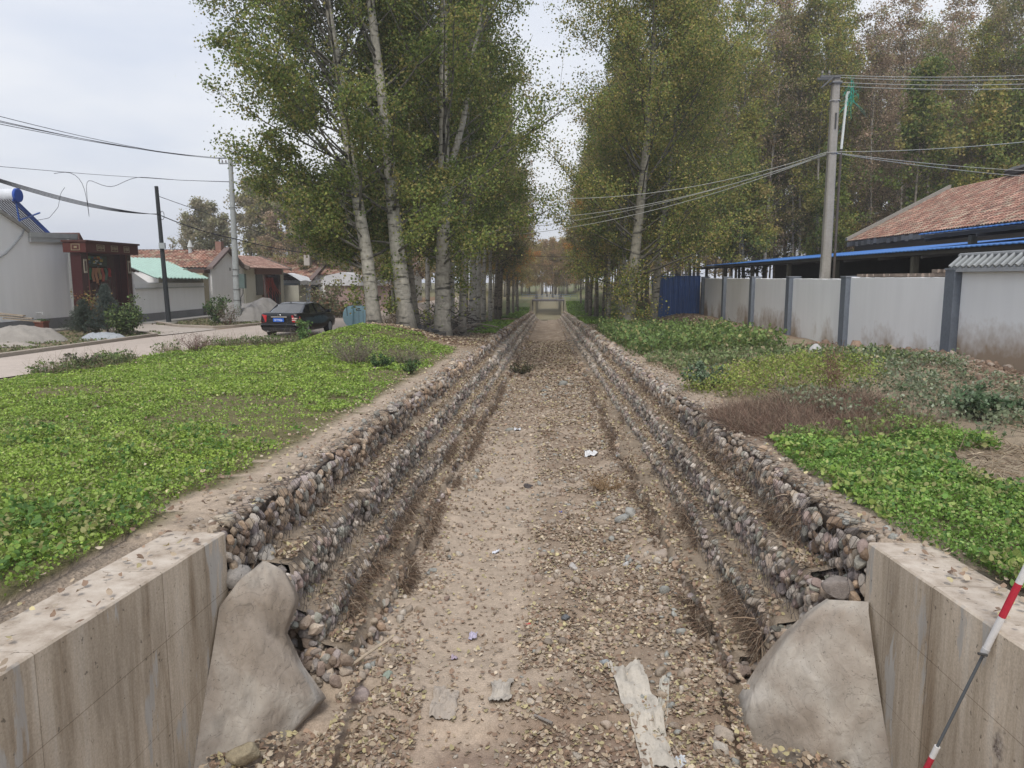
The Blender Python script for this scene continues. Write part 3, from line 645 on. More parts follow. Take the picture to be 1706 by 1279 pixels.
cover('far_grass', 'green grass strips on both banks under the poplars further along', patchFar, -5, 6.6, 40, 118, [(40, 70, 120, .16), (70, 120, 60, .25)], [(.16, .27, .04), (.22, .33, .05), (.12, .2, .04)], hz=.14, seed=6, bare=.1)
def patchG(x, y): return (((x < -16.8) & (x > -21.5) & (y > 21) & (y < 33.6)) | ((x < -14.6) & (x > -20.5) & (y > 38.5) & (y < 50)))
cover('garden_weeds', 'thin weedy growth in the kerbed beds before the houses', patchG, -21.5, -14.5, 21, 50, [(0, 60, 90, .10)], [(.12, .17, .06), (.19, .20, .09), (.22, .19, .12)], hz=.10, seed=7, bare=.35)
# dead and dry growth as strands
def strands(name, label, mask, x0, x1, y0, y1, n, ln, w, pal, up=.6, seed=0, droop=.3, zf=None, fam='dry growth'):
    r = np.random.default_rng(seed+300); x = r.uniform(x0, x1, n*3); y = r.uniform(y0, y1, n*3); k = mask(x, y); x, y = x[k][:n], y[k][:n]; m = len(x)
    z = (zf or surf)(x, y); b = MB(); D = r.normal(size=(m, 3)); D[:, 2] = np.abs(D[:, 2])*up+up
    ribbons(b, np.stack([x, y, z], -1), D, r.uniform(.5, 1.3, m)*ln, w*r.uniform(.6, 1.4, m), pick(pal, m, r, .2), seg=3, droop=droop, r=r)
    o = b.build(name, M['dryleaf']); tag(o, label, fam, kind='stuff'); return o
def patchB(x, y):
    e = .5*fbm(x*1.2, y*1.2, 165); return ((x-3.75)/1.5)**2+((y-10.7)/1.65)**2 < .85+e*1.3
strands('dead_brush', 'reddish-brown mass of dead fine-stemmed weeds on the right bank', patchB, 2.1, 6.2, 8.2, 13.6, 36000, .27, .006, [(.20, .12, .09), (.15, .09, .07), (.26, .18, .13), (.11, .08, .06), (.24, .19, .14), (.30, .22, .16)], up=.55, seed=1)
def patchS(x, y):
    e = .5*fbm(x*.8, y*.8, 166); return ((((x-5.2)/2.4)**2+((y-21.)/4.2)**2 < 1+e) | (((x-5.3)/.9)**2+((y-7.8)/1.5)**2 < 1+e) | ((((x-6.4)/2.9)**2+((y-14.)/5.)**2 < .9+e) & (vn(x*.9, y*.9, 168) > .45)) | ((vn(x*1.1, y*1.1, 169) > .66) & (x > 2.9) & (x < 9.5) & (y > 5.5))) & (x > 2.7)
strands('straw', 'bleached tangled dry stalks strewn over the right bank', patchS, 2.6, 9.2, 5, 26, 30000, .26, .010, [(.36, .28, .19), (.28, .21, .15), (.42, .35, .25), (.20, .15, .11)], up=.18, seed=2, droop=.5)
cover('straw_weeds', 'patchy green weeds growing through the dry stalks on the right bank', patchS, 2.6, 8, 15, 26, [(0, 60, 230, .09)], [(.13, .19, .07), (.24, .27, .12), (.33, .28, .17), (.10, .14, .06)], hz=.28, seed=8, flat=0, bare=.35)
def edgeW(x, y):
    e = .45*fbm(x*1.1, y*1.1, 50)+.25*fbm(x*4, y*4, 51); xe = -12.3+e+sst(25, 31, y)*2.4; return (np.abs(x-xe-.1) < .45) & (vn(x*.7, y*.7, 167) > .42)
strands('roadside_weeds', 'pale dry grass and weeds along the road edge of the lawn', edgeW, -13.5, -8.5, 15, 31, 9000, .42, .012, [(.30, .25, .17), (.22, .19, .12), (.17, .19, .08), (.25, .17, .13)], up=1.2, seed=3)
cover('roadside_leaves', 'low green leaves among the road edge weeds', edgeW, -13.5, -8.5, 15, 31, [(0, 60, 500, .07)], [(.13, .18, .06), (.19, .24, .08), (.10, .15, .06)], hz=.35, seed=9, flat=0)
# roots and dead weeds hanging on the lowest tiers
def hang():
    r = np.random.default_rng(77); b = MB()
    for X, sg in ((XL, -1), (XR, 1)):
        for k, n, amt in ((3, 17000, 1), (2, 5200, .5), (0, 2600, .35)):
            y = 6.1+r.random(n)**1.7*(26 if k == 3 else 16); keep = vn(y*1.1, y*0, 170+k+sg) > (.35 if k == 3 else .6-.1*amt); y = y[keep]; n = len(y)
            d1, d2 = wob(y, k+(sg > 0)*10); 
            if k == 3: d1 = d1*2.2
            if k == 0: 
                kk = (sg > 0) | (r.random(n) < .3); y, d1, d2 = y[kk], d1[kk], d2[kk]; n = len(y)
            v = r.random(n)**.8*(UL[k+1]-UL[k]); x = X[k]+sg*r.uniform(-.05, .22, n)*(v < .08)-sg*.09*(v >= .08)+d1
            P = np.stack([x, y, EYE-UL[k]-v-S*y+d2+.05], -1)
            D = np.stack([-sg*np.abs(r.normal(size=n))*.9, r.normal(size=n), r.normal(size=n)*.7-.2], -1)
            ribbons(b, P, D, r.uniform(.08, .24, n), r.uniform(.003, .009, n), pick([(.17, .11, .075), (.12, .08, .055), (.26, .19, .13), (.09, .065, .05), (.33, .26, .19)], n, r, .2), seg=3, droop=.6, r=r)
    o = b.build('hanging_roots', M['dryleaf']); tag(o, 'dark dead roots and weeds tangled over the lowest stone tiers', 'dry growth', kind='stuff')
hang()
# ------------------------------------------------------------------ fallen leaves, gravel
def scatter_leaves():
    r = np.random.default_rng(5); b = MB()
    pal = [(.43, .345, .245), (.36, .275, .19), (.50, .42, .32), (.29, .20, .14), (.22, .15, .105), (.45, .39, .22), (.34, .27, .20), (.40, .33, .26), (.26, .18, .13)]
    def put(x, y, sz, dense, zoff=0., pal=pal):
        k = (r.random(len(x)) < dense) & ~((y > 5.3) & (y < 6.2) & (np.abs(x+.05) > 1.6) & (np.abs(x) < 2.5)); x, y = x[k], y[k]; n = len(x)
        z = np.where((x > -1.55) & (x < 1.42), bedz(x, y), surf(x, y)+.02)+.006+r.random(n)*.02+zoff
        leaves(b, np.stack([x, y, z], -1), sz*r.uniform(.6, 1.3, n), pick(pal, n, r, .18), flat=.62, r=r, asp=.85, fold=.22, rnd=sz < .07)
    # bed
    for y0, y1, n, sz in ((3.6, 6.4, 13500, .043), (6.4, 10, 12500, .044), (10, 16, 13000, .052), (16, 30, 15000, .075), (30, 60, 11000, .13)):
        x = r.uniform(-1.75, 1.6, n); y = r.uniform(y0, y1, n)
        path = sst(-.32, -.1, x)+sst(-1.0, -1.45, x)*0+(x < -1.15)*.5
        c = sst(.38, .62, vn(x*2.3, y*2.3, 180))
        dn = np.clip(.12+.9*path*c+.25*sst(14, 25, y)+.6*(y < 5.75)*sst(.3, .5, vn(x*1.3, y*1.3, 181))*(.35+.65*(np.abs(x+.3) > .5)), .05, 1)
        put(x, y, sz, dn)
    n = 9000; x = np.where(r.random(n) < .5, r.uniform(-2.45, -1.0, n), r.uniform(.8, 2.4, n)); y = r.uniform(3.7, 5.9, n); put(x, y, .05, .75)
    # treads
    for X, sg in ((XL, -1), (XR, 1)):
        for k in (1, 2, 3):
            n = 5200; x = X[k]+(X[k-1]-X[k])*r.random(n); y = 6.2+r.random(n)**1.4*24
            k_ = r.random(n) < .1+.85*vn(y*1.3, y*0, 182+k); x, y = x[k_], y[k_]; n = len(x)
            z = EYE-UL[k]-S*y+.055+.04*r.random(n); leaves(b, np.stack([x, y, z], -1), .05*r.uniform(.6, 1.2, n)*(1+y*.02), pick(pal, n, r, .15), flat=.5, r=r, rnd=True)
    # banks
    for x0, x1, y0, y1, n, sz, dn in ((-3.5, -2.5, 5.6, 30, 2600, .05, .5), (2.4, 3.3, 5.6, 30, 2600, .05, .5), (-3.3, -2.55, 3, 5.6, 160, .045, .6), (2.45, 3.6, 3, 5.6, 420, .045, .7), (-9, -2.5, 28, 60, 15000, .12, .8), (2.4, 9, 30, 60, 9000, .12, .6), (-12, -3, 3, 27, 1400, .05, .5)):
        x = r.uniform(x0, x1, n); y = r.uniform(y0, y1, n); put(x, y, sz, dn, .04 if (x0 == -12) else .0)
    o = b.build('fallen_leaves', M['dryleaf']); tag(o, 'pale dry poplar leaves littering the bed, steps and banks', 'leaf litter', kind='stuff')
scatter_leaves()
def gravel():
    r = np.random.default_rng(9); b = MB()
    PG = [(.36, .30, .24), (.30, .25, .20), (.42, .37, .31), (.31, .245, .195), (.29, .29, .265), (.38, .31, .25), (.34, .275, .21)]
    for y0, y1, n, s0 in ((3.7, 9, 3800, .013), (9, 18, 2600, .022), (18, 34, 2000, .04)):
        x = r.uniform(-1.7, 1.55, n); y = r.uniform(y0, y1, n); k = r.random(n) < .25+.8*sst(-.35, 0, x)*sst(.35, .6, vn(x*2, y*2, 185)); x, y = x[k], y[k]; n = len(x)
        s = s0*r.lognormal(0, .45, n); stones(b, np.stack([x, y, bedz(x, y)+s*.2], -1), s[:, None]*np.array([1.2, 1., .6])*r.uniform(.8, 1.2, (n, 3)), pick(PG, n, r), 1, r=r, tilt=.3)
    # cobbles fallen from the broken lowest tiers
    for sg, x0, x1 in ((-1, -1.75, -1.2), (1, .95, 1.6)):
        n = 200 if sg < 0 else 330; y = 5.9+r.random(n)**1.3*22; x = r.uniform(x0, x1, n); s = r.uniform(.022, .06, n); stones(b, np.stack([x, y, bedz(x, y)+s*.3], -1), s[:, None]*r.uniform(.7, 1.2, (n, 3)), pick(PG, n, r), 2, r=r)
    n = 240; x = r.uniform(-.2, 1.1, n); y = 5.5+r.random(n)*9; k = vn(x*1.4, y*1.4, 187) > .55; x, y = x[k], y[k]; n = len(x); s = r.uniform(.03, .065, n); stones(b, np.stack([x, y, bedz(x, y)+s*.3], -1), s[:, None]*r.uniform(.6, 1.2, (n, 3)), pick(PG, n, r), 2, r=r)
    # bank edges and the rubble strip along the wall
    n = 900; x = np.where(r.random(n) < .5, r.uniform(-2.85, -2.5, n), r.uniform(2.4, 2.75, n)); y = 5.7+r.random(n)**1.3*20; s = r.uniform(.015, .05, n); stones(b, np.stack([x, y, surf(x, y)+s*.2], -1), s[:, None]*r.uniform(.7, 1.2, (n, 3)), pick(PG, n, r), 1, r=r)
    n = 3600; x = 9.8-np.abs(r.normal(size=n))*1.1; y = r.uniform(11, 27, n); s = .04*r.lognormal(0, .5, n); stones(b, np.stack([x, y, surf(x, y)+s*.2], -1), s[:, None]*r.uniform(.7, 1.2, (n, 3)), pick([(.20, .14, .10), (.26, .18, .13), (.16, .11, .08), (.34, .28, .23)], n, r), 1, r=r)
    o = b.build('gravel', M['stone'], smooth=True); tag(o, 'loose gravel and cobbles strewn over the bed and bank edges', 'gravel', kind='stuff')
gravel()
# ------------------------------------------------------------------ poplars
def gen_tree(seed, H, r0, path=None, cb=.12, cr=3.2, nb=46, nleaf=16000, lsz=.13, pal=None, bark=(.36, .34, .28), clear=.0, sub=5, spread=.42, fork=None, shape='col', low=.0, az_bias=None, trunk_k=10, loose=0., lowshort=0.):
    """returns (trunk MB, crown MB) in metres about the foot of the trunk"""
    r = np.random.default_rng(seed); T = MB(); Cn = MB(); pal = np.array(pal or [(.10, .14, .045), (.14, .18, .05), (.18, .19, .06), (.07, .10, .035)])
    zz = np.linspace(-.35, H, 30)
    if path is None:
        lx, ly = r.normal(size=2)*.02; px = lx*zz+.12*np.sin(zz*.35+r.random()*6); py = ly*zz+.12*np.sin(zz*.3+r.random()*6)
    else:
        pz = [p[2] for p in path]; px = np.interp(zz, pz, [p[0] for p in path]); py = np.interp(zz, pz, [p[1] for p in path])
    tp = np.stack([px, py, zz], -1); rad = r0*(1-.93*np.clip(zz/H, 0, 1)**.85)*(1+.55*np.exp(-np.clip(zz+.3, 0, 9)/.35)*.8)
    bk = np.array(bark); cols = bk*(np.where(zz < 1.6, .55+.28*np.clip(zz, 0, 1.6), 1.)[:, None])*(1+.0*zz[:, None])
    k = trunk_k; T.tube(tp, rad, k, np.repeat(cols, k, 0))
    twp = []; twd = []
    def limb(z0, ln, az, el, rr, n=9, fol=True, colr=None):
        p0 = np.array([np.interp(z0, zz, px), np.interp(z0, zz, py), z0]); t = np.linspace(0, 1, n)
        d = np.array([math.cos(az)*math.cos(el), math.sin(az)*math.cos(el), math.sin(el)])
        bend = np.array([0, 0, ln*.22*(1 if r.random() < .75 else -.4)])+r.normal(size=3)*ln*.05
        P = p0+d*ln*t[:, None]+bend*(t[:, None]**2)+r.normal(size=(n, 3))*ln*.012*t[:, None]
        T.tube(P, rr*(1-.85*t), 5, np.array(bark)*.42 if colr is None else colr, cap=False); return P
    for i in range(nb):
        f = cb+(1-cb)*((i+r.random())/nb); z0 = f*H*.97
        g_ = (f-cb)/(1-cb)
        prof = (.55+.6*math.sin(math.pi*min(1, g_*1.15+.12)))*(1-.55*g_**2.2) if shape == 'col' else .55+.5*math.sin(math.pi*min(1, g_*.9+.1))*(1-.25*g_**3)
        ln = cr*prof*r.uniform(.6, 1.15)*(1-lowshort*(1-min(1, g_*2.2))); az = r.random()*2*math.pi
        if az_bias and r.random() < az_bias[1]: az = az_bias[0]+r.normal()*.7
        el = R(r.uniform(18, 52)+20*g_-(12 if g_ < .25 else 0))
        P = limb(z0, ln, az, el, max(.012, r0*.24*(1-g_*.7)*r.uniform(.6, 1.1)))
        for j in range(sub):
            t = r.uniform(.3, 1); q = P[int(t*8)]; d = r.normal(size=3); d[2] = abs(d[2])*.7; d += (P[-1]-P[0])/ln*1.1; d /= np.linalg.norm(d); l2 = ln*r.uniform(.22, .45)*(1.2-.5*t)
            tt = np.linspace(0, 1, 5)[:, None]; Q = q+d*l2*tt+np.array([0, 0, .12*l2])*tt**2
            T.tube(Q, .012+.004*r.random()-.008*tt[:, 0], 3, np.array(bark)*.38, cap=False)
            twp.append(Q[1:]); 
        twp.append(P[4:])
    if low:
        for i in range(int(low)):
            z0 = r.uniform(.5, cb*H+1.); P = limb(z0, r.uniform(.5, 1.5), r.random()*6.28, R(r.uniform(20, 60)), .02); twp.append(P[3:])
    if fork is not None:
        Fp = np.array(fork['path'], float); tt = np.linspace(0, 1, 14); d = np.linspace(0, 1, len(Fp)); FP = np.stack([np.interp(tt, d, Fp[:, i]) for i in range(3)], -1)
        T.tube(FP, fork['r']*(1-.8*tt), 8, np.array(bark)*1.02)
        for i in range(16):
            q = FP[r.integers(5, 14)]; d = r.normal(size=3); d[2] = abs(d[2]); d /= np.linalg.norm(d); ln = r.uniform(1, 2.6); Q = q+d*ln*np.linspace(0, 1, 7)[:, None]; T.tube(Q, .03*(1-.8*np.linspace(0, 1, 7)), 4, np.array(bark)*.6, cap=False); twp.append(Q[2:])
    A = np.vstack(twp)
    # clumps of leaves along the twigs, each clump with its own tone
    ncl = max(60, int(nleaf/34)); idx = r.integers(len(A), size=ncl); cc = A[idx]+r.normal(size=(ncl, 3))*.12
    tone = r.random(ncl); w = r.gamma(.9, 1, ncl); w /= w.sum(); li = r.choice(ncl, size=nleaf, p=w)
    P = cc[li]+np.clip(r.normal(size=(nleaf, 3)), -1.7, 1.7)*(spread*.78*(.45+.9*r.random(ncl)[li]))[:, None]*np.array([1, 1, .75])
    if loose: 
        q = r.random(nleaf) < loose; P[q] = A[r.integers(len(A), size=q.sum())]+r.normal(size=(q.sum(), 3))*.25
    if clear:
        tx = np.interp(P[:, 2], zz, px); ty = np.interp(P[:, 2], zz, py)
        near = (np.abs(P[:, 0]-tx) < clear) & (P[:, 1] < ty+.2) & (r.random(nleaf) < .93); P = P[~near]; li = li[~near]
    P = P[P[:, 2] > .4]; li = li[:len(P)]; n = len(P)
    ci = np.clip((tone[li]*len(pal)).astype(int), 0, len(pal)-1); c = pal[ci]*(1+r.normal(size=(n, 1))*.2)
    mix = r.random(n) < .2; c[mix] = pal[r.integers(len(pal), size=mix.sum())]
    leaves(Cn, P, lsz*r.uniform(.6, 1.25, n), np.clip(c, .008, 1), r=r, asp=.85)
    return T, Cn
def tree(name, label, x, y, T, Cn, group=None, z=None, cat='tree'):
    z = float(land(x, y)) if z is None else z
    t = thing(name, label, cat, (x, y, z), group); t['_at'] = [0., 0., 0.]
    T.build('trunk', M['bark'], t, smooth=True); Cn.build('crown', M['tree_leaf'], t); return t
GRN = [(0.150, 0.206, 0.056), (0.228, 0.284, 0.071), (0.300, 0.326, 0.091), (0.105, 0.146, 0.043), (0.335, 0.292, 0.098)]
GRY = [(0.197, 0.252, 0.070), (0.304, 0.336, 0.083), (0.411, 0.371, 0.098), (0.143, 0.184, 0.049), (0.429, 0.336, 0.126)]
PALE = (.40, .375, .32)
zf = lambda x, y: float(land(x, y))
def rel(px, py, x, y, z0): p = ony(px, py, y); return (p[0]-x, 0, p[2]-z0)
def near_tree(label, base, y, pts, H, r0, seed, **kw):
    x = ony(*base, y)[0]; z0 = zf(x, y); P = [(0, 0, -1)]+[(0, 0, 0)]+[rel(a, b, x, y, z0) for a, b in pts]
    e = P[-1]; d = P[-2]; sl = (e[0]-d[0])/(e[2]-d[2]); P.append((e[0]+sl*.6*(H-e[2]), 0, H))
    if 'fork' in kw: kw['fork'] = dict(path=[rel(a, b, x, y, z0) for a, b in kw['fork'][0]], r=kw['fork'][1])
    T, Cn = gen_tree(seed, H, r0, path=P, **kw); return tree('poplar_tree', label, x, y, T, Cn)
near_tree('leftmost large poplar of the bank, pale trunk leaning left beside the light blue bin', (624, 537), 30., [(612, 430), (585, 270), (565, 120), (545, 0)], 21, .30, 11, cb=.10, cr=7.6, lowshort=.62, nb=130, nleaf=190000, lsz=.108, clear=.55, bark=PALE, pal=GRN, az_bias=(math.pi*.97, .45), spread=.42, low=6)
near_tree('large poplar with a thick rough grey foot standing just right of the leftmost one', (678, 552), 30.5, [(660, 400), (645, 230), (630, 110), (617, 0)], 21, .36, 12, cb=.13, cr=4.8, nb=66, nleaf=72000, lsz=.105, clear=.5, bark=PALE, pal=GRN, spread=.42)
near_tree('forked poplar with a split scar where its right stem leaves the pale trunk', (737, 572), 32.5, [(738, 480), (738, 400), (740, 250), (739, 100), (739, 0)], 22, .37, 13, cb=.13, cr=5.8, nb=70, nleaf=86000, lsz=.105, clear=.5, bark=PALE, pal=GRN, fork=([(741, 375), (748, 310), (757, 255), (775, 190), (783, 110), (800, 40), (806, -60)], .2), spread=.5, low=10)
near_tree('slim poplar leaning left between the forked poplar and its neighbour', (695, 532), 36., [(682, 440), (668, 330), (655, 150)], 18, .2, 14, cb=.12, cr=3.8, nb=50, nleaf=36000, lsz=.11, bark=(.30, .27, .22), pal=GRN)
near_tree('big leafy poplar on the right bank, its trunk leaning right through the crown', (1046, 548), 42., [(1053, 470), (1068, 330), (1078, 230), (1088, 80)], 22, .36, 15, cb=.10, cr=6.9, nb=70, nleaf=92000, lsz=.115, bark=(.27, .25, .20), pal=GRY, spread=.6, low=8)
near_tree('bushy poplar right of the big leaning one, crown reaching towards the utility pole', (1088, 532), 46., [(1100, 400), (1125, 200)], 19, .26, 16, cb=.2, cr=5.2, nb=64, nleaf=70000, lsz=.12, bark=(.30, .28, .23), pal=GRY, spread=.6, az_bias=(.2, .3))
near_tree('poplar filling the gap behind the forked tree', (770, 548), 37., [(772, 400), (778, 200)], 20, .2, 17, cb=.16, cr=3.9, nb=46, nleaf=34000, lsz=.11, bark=(.36, .33, .28), pal=GRN, spread=.5)
# prototypes for the long rows and the wood
def proto(seed, **kw):
    T, Cn = gen_tree(seed, **kw); return T, Cn
YEL = [(0.312, 0.252, 0.060), (0.458, 0.302, 0.071), (0.582, 0.336, 0.095), (0.250, 0.202, 0.054), (0.541, 0.269, 0.095)]
OLV = [(0.220, 0.249, 0.097), (0.319, 0.298, 0.116), (0.378, 0.328, 0.156), (0.169, 0.180, 0.087), (0.398, 0.298, 0.194)]
BRN = [(0.374, 0.282, 0.195), (0.453, 0.342, 0.238), (0.295, 0.243, 0.162), (0.334, 0.323, 0.152), (0.532, 0.383, 0.281)]
def make_protos(defs, name, cat):
    out = []
    for d in defs:
        T, Cn = gen_tree(**d); out.append((T, Cn))
    return out
class Plant:
    """one set of meshes, many trees; every tree gets its own empty, trunk and crown"""
    def __init__(s, **kw): s.T, s.C = gen_tree(**kw); s.src = None
    def put(s, name, label, x, y, rz, sc, group, dz=-.1, cat='tree'):
        z = float(land(x, y))+dz
        if s.src is None:
            s.src = tree(name, label, x, y, s.T, s.C, group, z, cat); s.src.rotation_euler = (0, 0, rz); s.src.scale = (sc,)*3 if not hasattr(sc, '__len__') else sc; s.T = s.C = None; return s.src
        return copy_thing(s.src, (x, y, z), rz, sc, label, group)
rowL = [Plant(seed=30+i, H=19, r0=.17, cb=.30, cr=3.5, nb=44, nleaf=19000, lsz=.125, bark=(.42, .39, .34), pal=[GRN, OLV, GRN][i], spread=.45, trunk_k=8, low=1) for i in range(3)]
rowY = [Plant(seed=40+i, H=18, r0=.16, cb=.22, cr=3.4, nb=40, nleaf=13000, lsz=.17, bark=(.25, .22, .18), pal=[YEL, OLV, GRY][i], spread=.5, trunk_k=6) for i in range(3)]
r = np.random.default_rng(99)
ORD = 'first second third fourth fifth sixth seventh eighth ninth tenth'.split()
def nth(i, s, far): return (ORD[i]+' '+s) if i < 8 else far
y = 38.5; qi = 0
while y < 118:
    pl = rowL[r.integers(3)] if y < 66 else rowY[r.integers(3)]
    qi += 1; pl.put('poplar_tree', nth(qi-1, 'poplar in the left bank line beyond the forked poplar', 'far slender poplar deep in the left bank line, short of the footbridge'), -4.7+r.normal()*.25, y, r.random()*6.28, r.uniform(.9, 1.12), 'poplars lining the left bank'); y += 3.0+r.random()*1.2+(y > 70)*1.5
y = 49.; qi = 0
while y < 118:
    pl = rowL[r.integers(3)] if y < 62 else rowY[r.integers(3)]
    qi += 1; pl.put('poplar_tree', nth(qi-1, 'poplar in the right bank line beyond the big leaning poplar', 'far slender poplar deep in the right bank line, short of the footbridge'), 4.9+r.normal()*.25, y, r.random()*6.28, r.uniform(.9, 1.1), 'poplars lining the right bank'); y += 3.4+r.random()*1.2+(y > 70)*1.5
for yy in np.arange(41, 116, 5.2):
    rowL[r.integers(3)].put('poplar_tree', 'poplar of the second line on the left, half hidden behind the line along the channel', -8.0+r.normal()*.5, yy+r.normal()*.6, r.random()*6.28, r.uniform(.8, 1.05), 'second line of poplars on the left')
for yy in np.arange(54, 116, 5.):
    rowY[r.integers(3)].put('poplar_tree', 'poplar of the second line on the right behind the trees along the channel', 8.4+r.normal()*.5, yy+r.normal()*.6, r.random()*6.28, r.uniform(.85, 1.1), 'second line of poplars on the right')
# the plantation behind the walled yard
wood = [Plant(seed=60+i, H=22, r0=.15, cb=(.22, .14, .16, .2)[i], cr=3.1, nb=84, nleaf=(15000, 11000, 17000, 8000)[i], lsz=.14, bark=(.36, .33, .29), shape='broad', pal=[OLV, BRN, GRY, BRN][i], spread=.42, trunk_k=6, loose=.3) for i in range(4)]
cnt = 0
for row, yb in enumerate((57, 60.5, 64.5, 69, 74.5, 81, 88, 96)):
    xx = 10.5+row*.7
    while xx < 46+row*6:
        n_ = vn(xx*.12, yb*.1, 200); i = int(r.choice(4, p=[.3, .25, .25, .2])) if n_ < .5 else int(r.choice(4, p=[.25, .15, .5, .1]))
        wood[i].put('plantation_tree', 'tall thin-stemmed tree of the dense autumn plantation behind the walled yard', xx+r.normal()*.5, yb+r.normal()*1.1, r.random()*6.28, r.uniform(.86, 1.12)*(1+.0*row), 'plantation behind the yard'); xx += 2.6+r.random()*1.2+row*.15; cnt += 1
# a few leafier trees at the front of the plantation
front = [Plant(seed=80+i, H=15, r0=.14, cb=.18, cr=3.0, nb=44, nleaf=11000, lsz=.19, bark=(.24, .21, .17), pal=[GRN, GRY][i], spread=.5, trunk_k=6) for i in range(2)]
for q_, (xx, yy, sc_, i) in enumerate(((13.5, 55, .9, 1), (19.5, 54, .75, 0), (24.5, 53.5, 1.1, 0), (29, 54, 1.0, 1), (33, 55, 1.2, 0), (37, 58, 1.2, 1), (41, 60, 1.25, 0))):
    front[i].put('leafy_tree', ORD[q_]+' from the left of the greener trees before the plantation', xx, yy, r.random()*6.28, sc_, 'leafy trees fronting the plantation')
# trees behind the village, and those that close the view along the channel
vil = [Plant(seed=90+i, H=12, r0=.16, cb=.12, cr=3.4, nb=44, nleaf=7500, lsz=.25, bark=(.30, .28, .25), pal=[[(.27, .27, .15), (.34, .33, .19), (.36, .31, .20), (.30, .26, .18)], BRN, OLV][i], spread=.45, trunk_k=6, shape='col') for i in range(3)]
for q_, (px, yy, sc_, i) in enumerate(((305, 92, .78, 0), (330, 88, .95, 0), (352, 92, .95, 0), (375, 90, .82, 0))):
    vil[i].put('leafy_tree', ORD[q_]+' from the left among pale trees over the roof left of the concrete pole', (px-914)/1270*yy, yy, r.random()*6.28, sc_, 'trees over the roofs, left of the pole')
for q_, (px, yy, sc_, i) in enumerate(sorted(((418, 86, 1.12, 0), (440, 82, 1.1, 0), (466, 80, 1.08, 2), (492, 80, 1.05, 0), (520, 78, 1.0, 1), (548, 74, .92, 1), (575, 70, .9, 2), (455, 74, .7, 1), (505, 70, .75, 2), (535, 72, .7, 1), (600, 62, .85, 0), (630, 60, .8, 1), (655, 56, .75, 2), (680, 68, 1.0, 1), (590, 86, 1.1, 1), (640, 84, 1.15, 2)))):
    vil[i].put('leafy_tree', (ORD+['eleventh', 'twelfth', 'thirteenth', 'fourteenth', 'fifteenth', 'sixteenth'])[q_]+' from the left in the autumn trees right of the concrete pole', (px-914)/1270*yy, yy, r.random()*6.28, sc_, 'trees over the roofs, right of the pole')
clo = [Plant(seed=95+i, H=15, r0=.15, cb=.15, cr=3.2, nb=36, nleaf=6500, lsz=.28, bark=(.27, .24, .20), pal=[[(.44, .34, .12), (.50, .36, .15), (.36, .32, .12)], [(.40, .29, .15), (.46, .30, .16), (.34, .29, .14)]][i], spread=.5, trunk_k=5) for i in range(2)]
for i in range(84):
    xx = r.uniform(-34, 34)*(.24 if i % 3 == 0 else 1); yy = 136+r.random()*50; sc_ = .95+.25*abs(xx)/30
    if abs(xx) < 7: yy = 146+r.random()*34; sc_ = .72
    clo[i % 2].put('leafy_tree', 'far yellow-brown tree closing the view beyond the footbridge', xx, yy, r.random()*6.28, sc_, 'far trees beyond the footbridge')
# ------------------------------------------------------------------ bushes and small plants
def bush(name, label, x, y, h, rr, ns, nl, lsz, pal, stem=(.14, .11, .08), seed=0, dense=1., cat='shrub', z=None, flat=0., group=None):
    r = np.random.default_rng(seed+500); z0 = float(land(x, y)) if z is None else z; t = thing(name, label, cat, (x, y, z0), group); t['_at'] = [0., 0., 0.]
    A = MB(); pts = []
    for i in range(ns):
        az = r.random()*6.28; sp = r.random()**.6; q = np.linspace(0, 1, 8)[:, None]; hh = h*r.uniform(.55, 1.0)*(1-.3*sp)
        P = np.array([math.cos(az)*rr*.12, math.sin(az)*rr*.12, -.03])+q*np.array([math.cos(az)*rr*sp, math.sin(az)*rr*sp, hh])+q**2*np.array([math.cos(az), math.sin(az), -.3])*rr*.15+r.normal(size=(8, 3))*.015*q*h
        A.tube(P, .009*(1-.8*q[:, 0])*(.6+h*.5), 4, stem, cap=False); pts.append(P[2:])
        for j in range(4):
            p = P[r.integers(2, 8)]; d = r.normal(size=3); d[2] = abs(d[2])*.9+.2; Q = p+d/np.linalg.norm(d)*h*.28*np.linspace(0, 1, 5)[:, None]*r.uniform(.5, 1.1); A.tube(Q, .004, 3, stem, cap=False); pts.append(Q[1:])
    B = np.vstack(pts); idx = r.integers(len(B), size=nl); L_ = MB(); P = B[idx]+r.normal(size=(nl, 3))*h*.05; P[:, 2] = np.abs(P[:, 2])+.02
    leaves(L_, P, lsz*r.uniform(.6, 1.3, nl), pick(pal, nl, r, .25), flat=flat, r=r)
    A.build('stems', M['wood'], t); L_.build('foliage', M['leaf'], t); return t
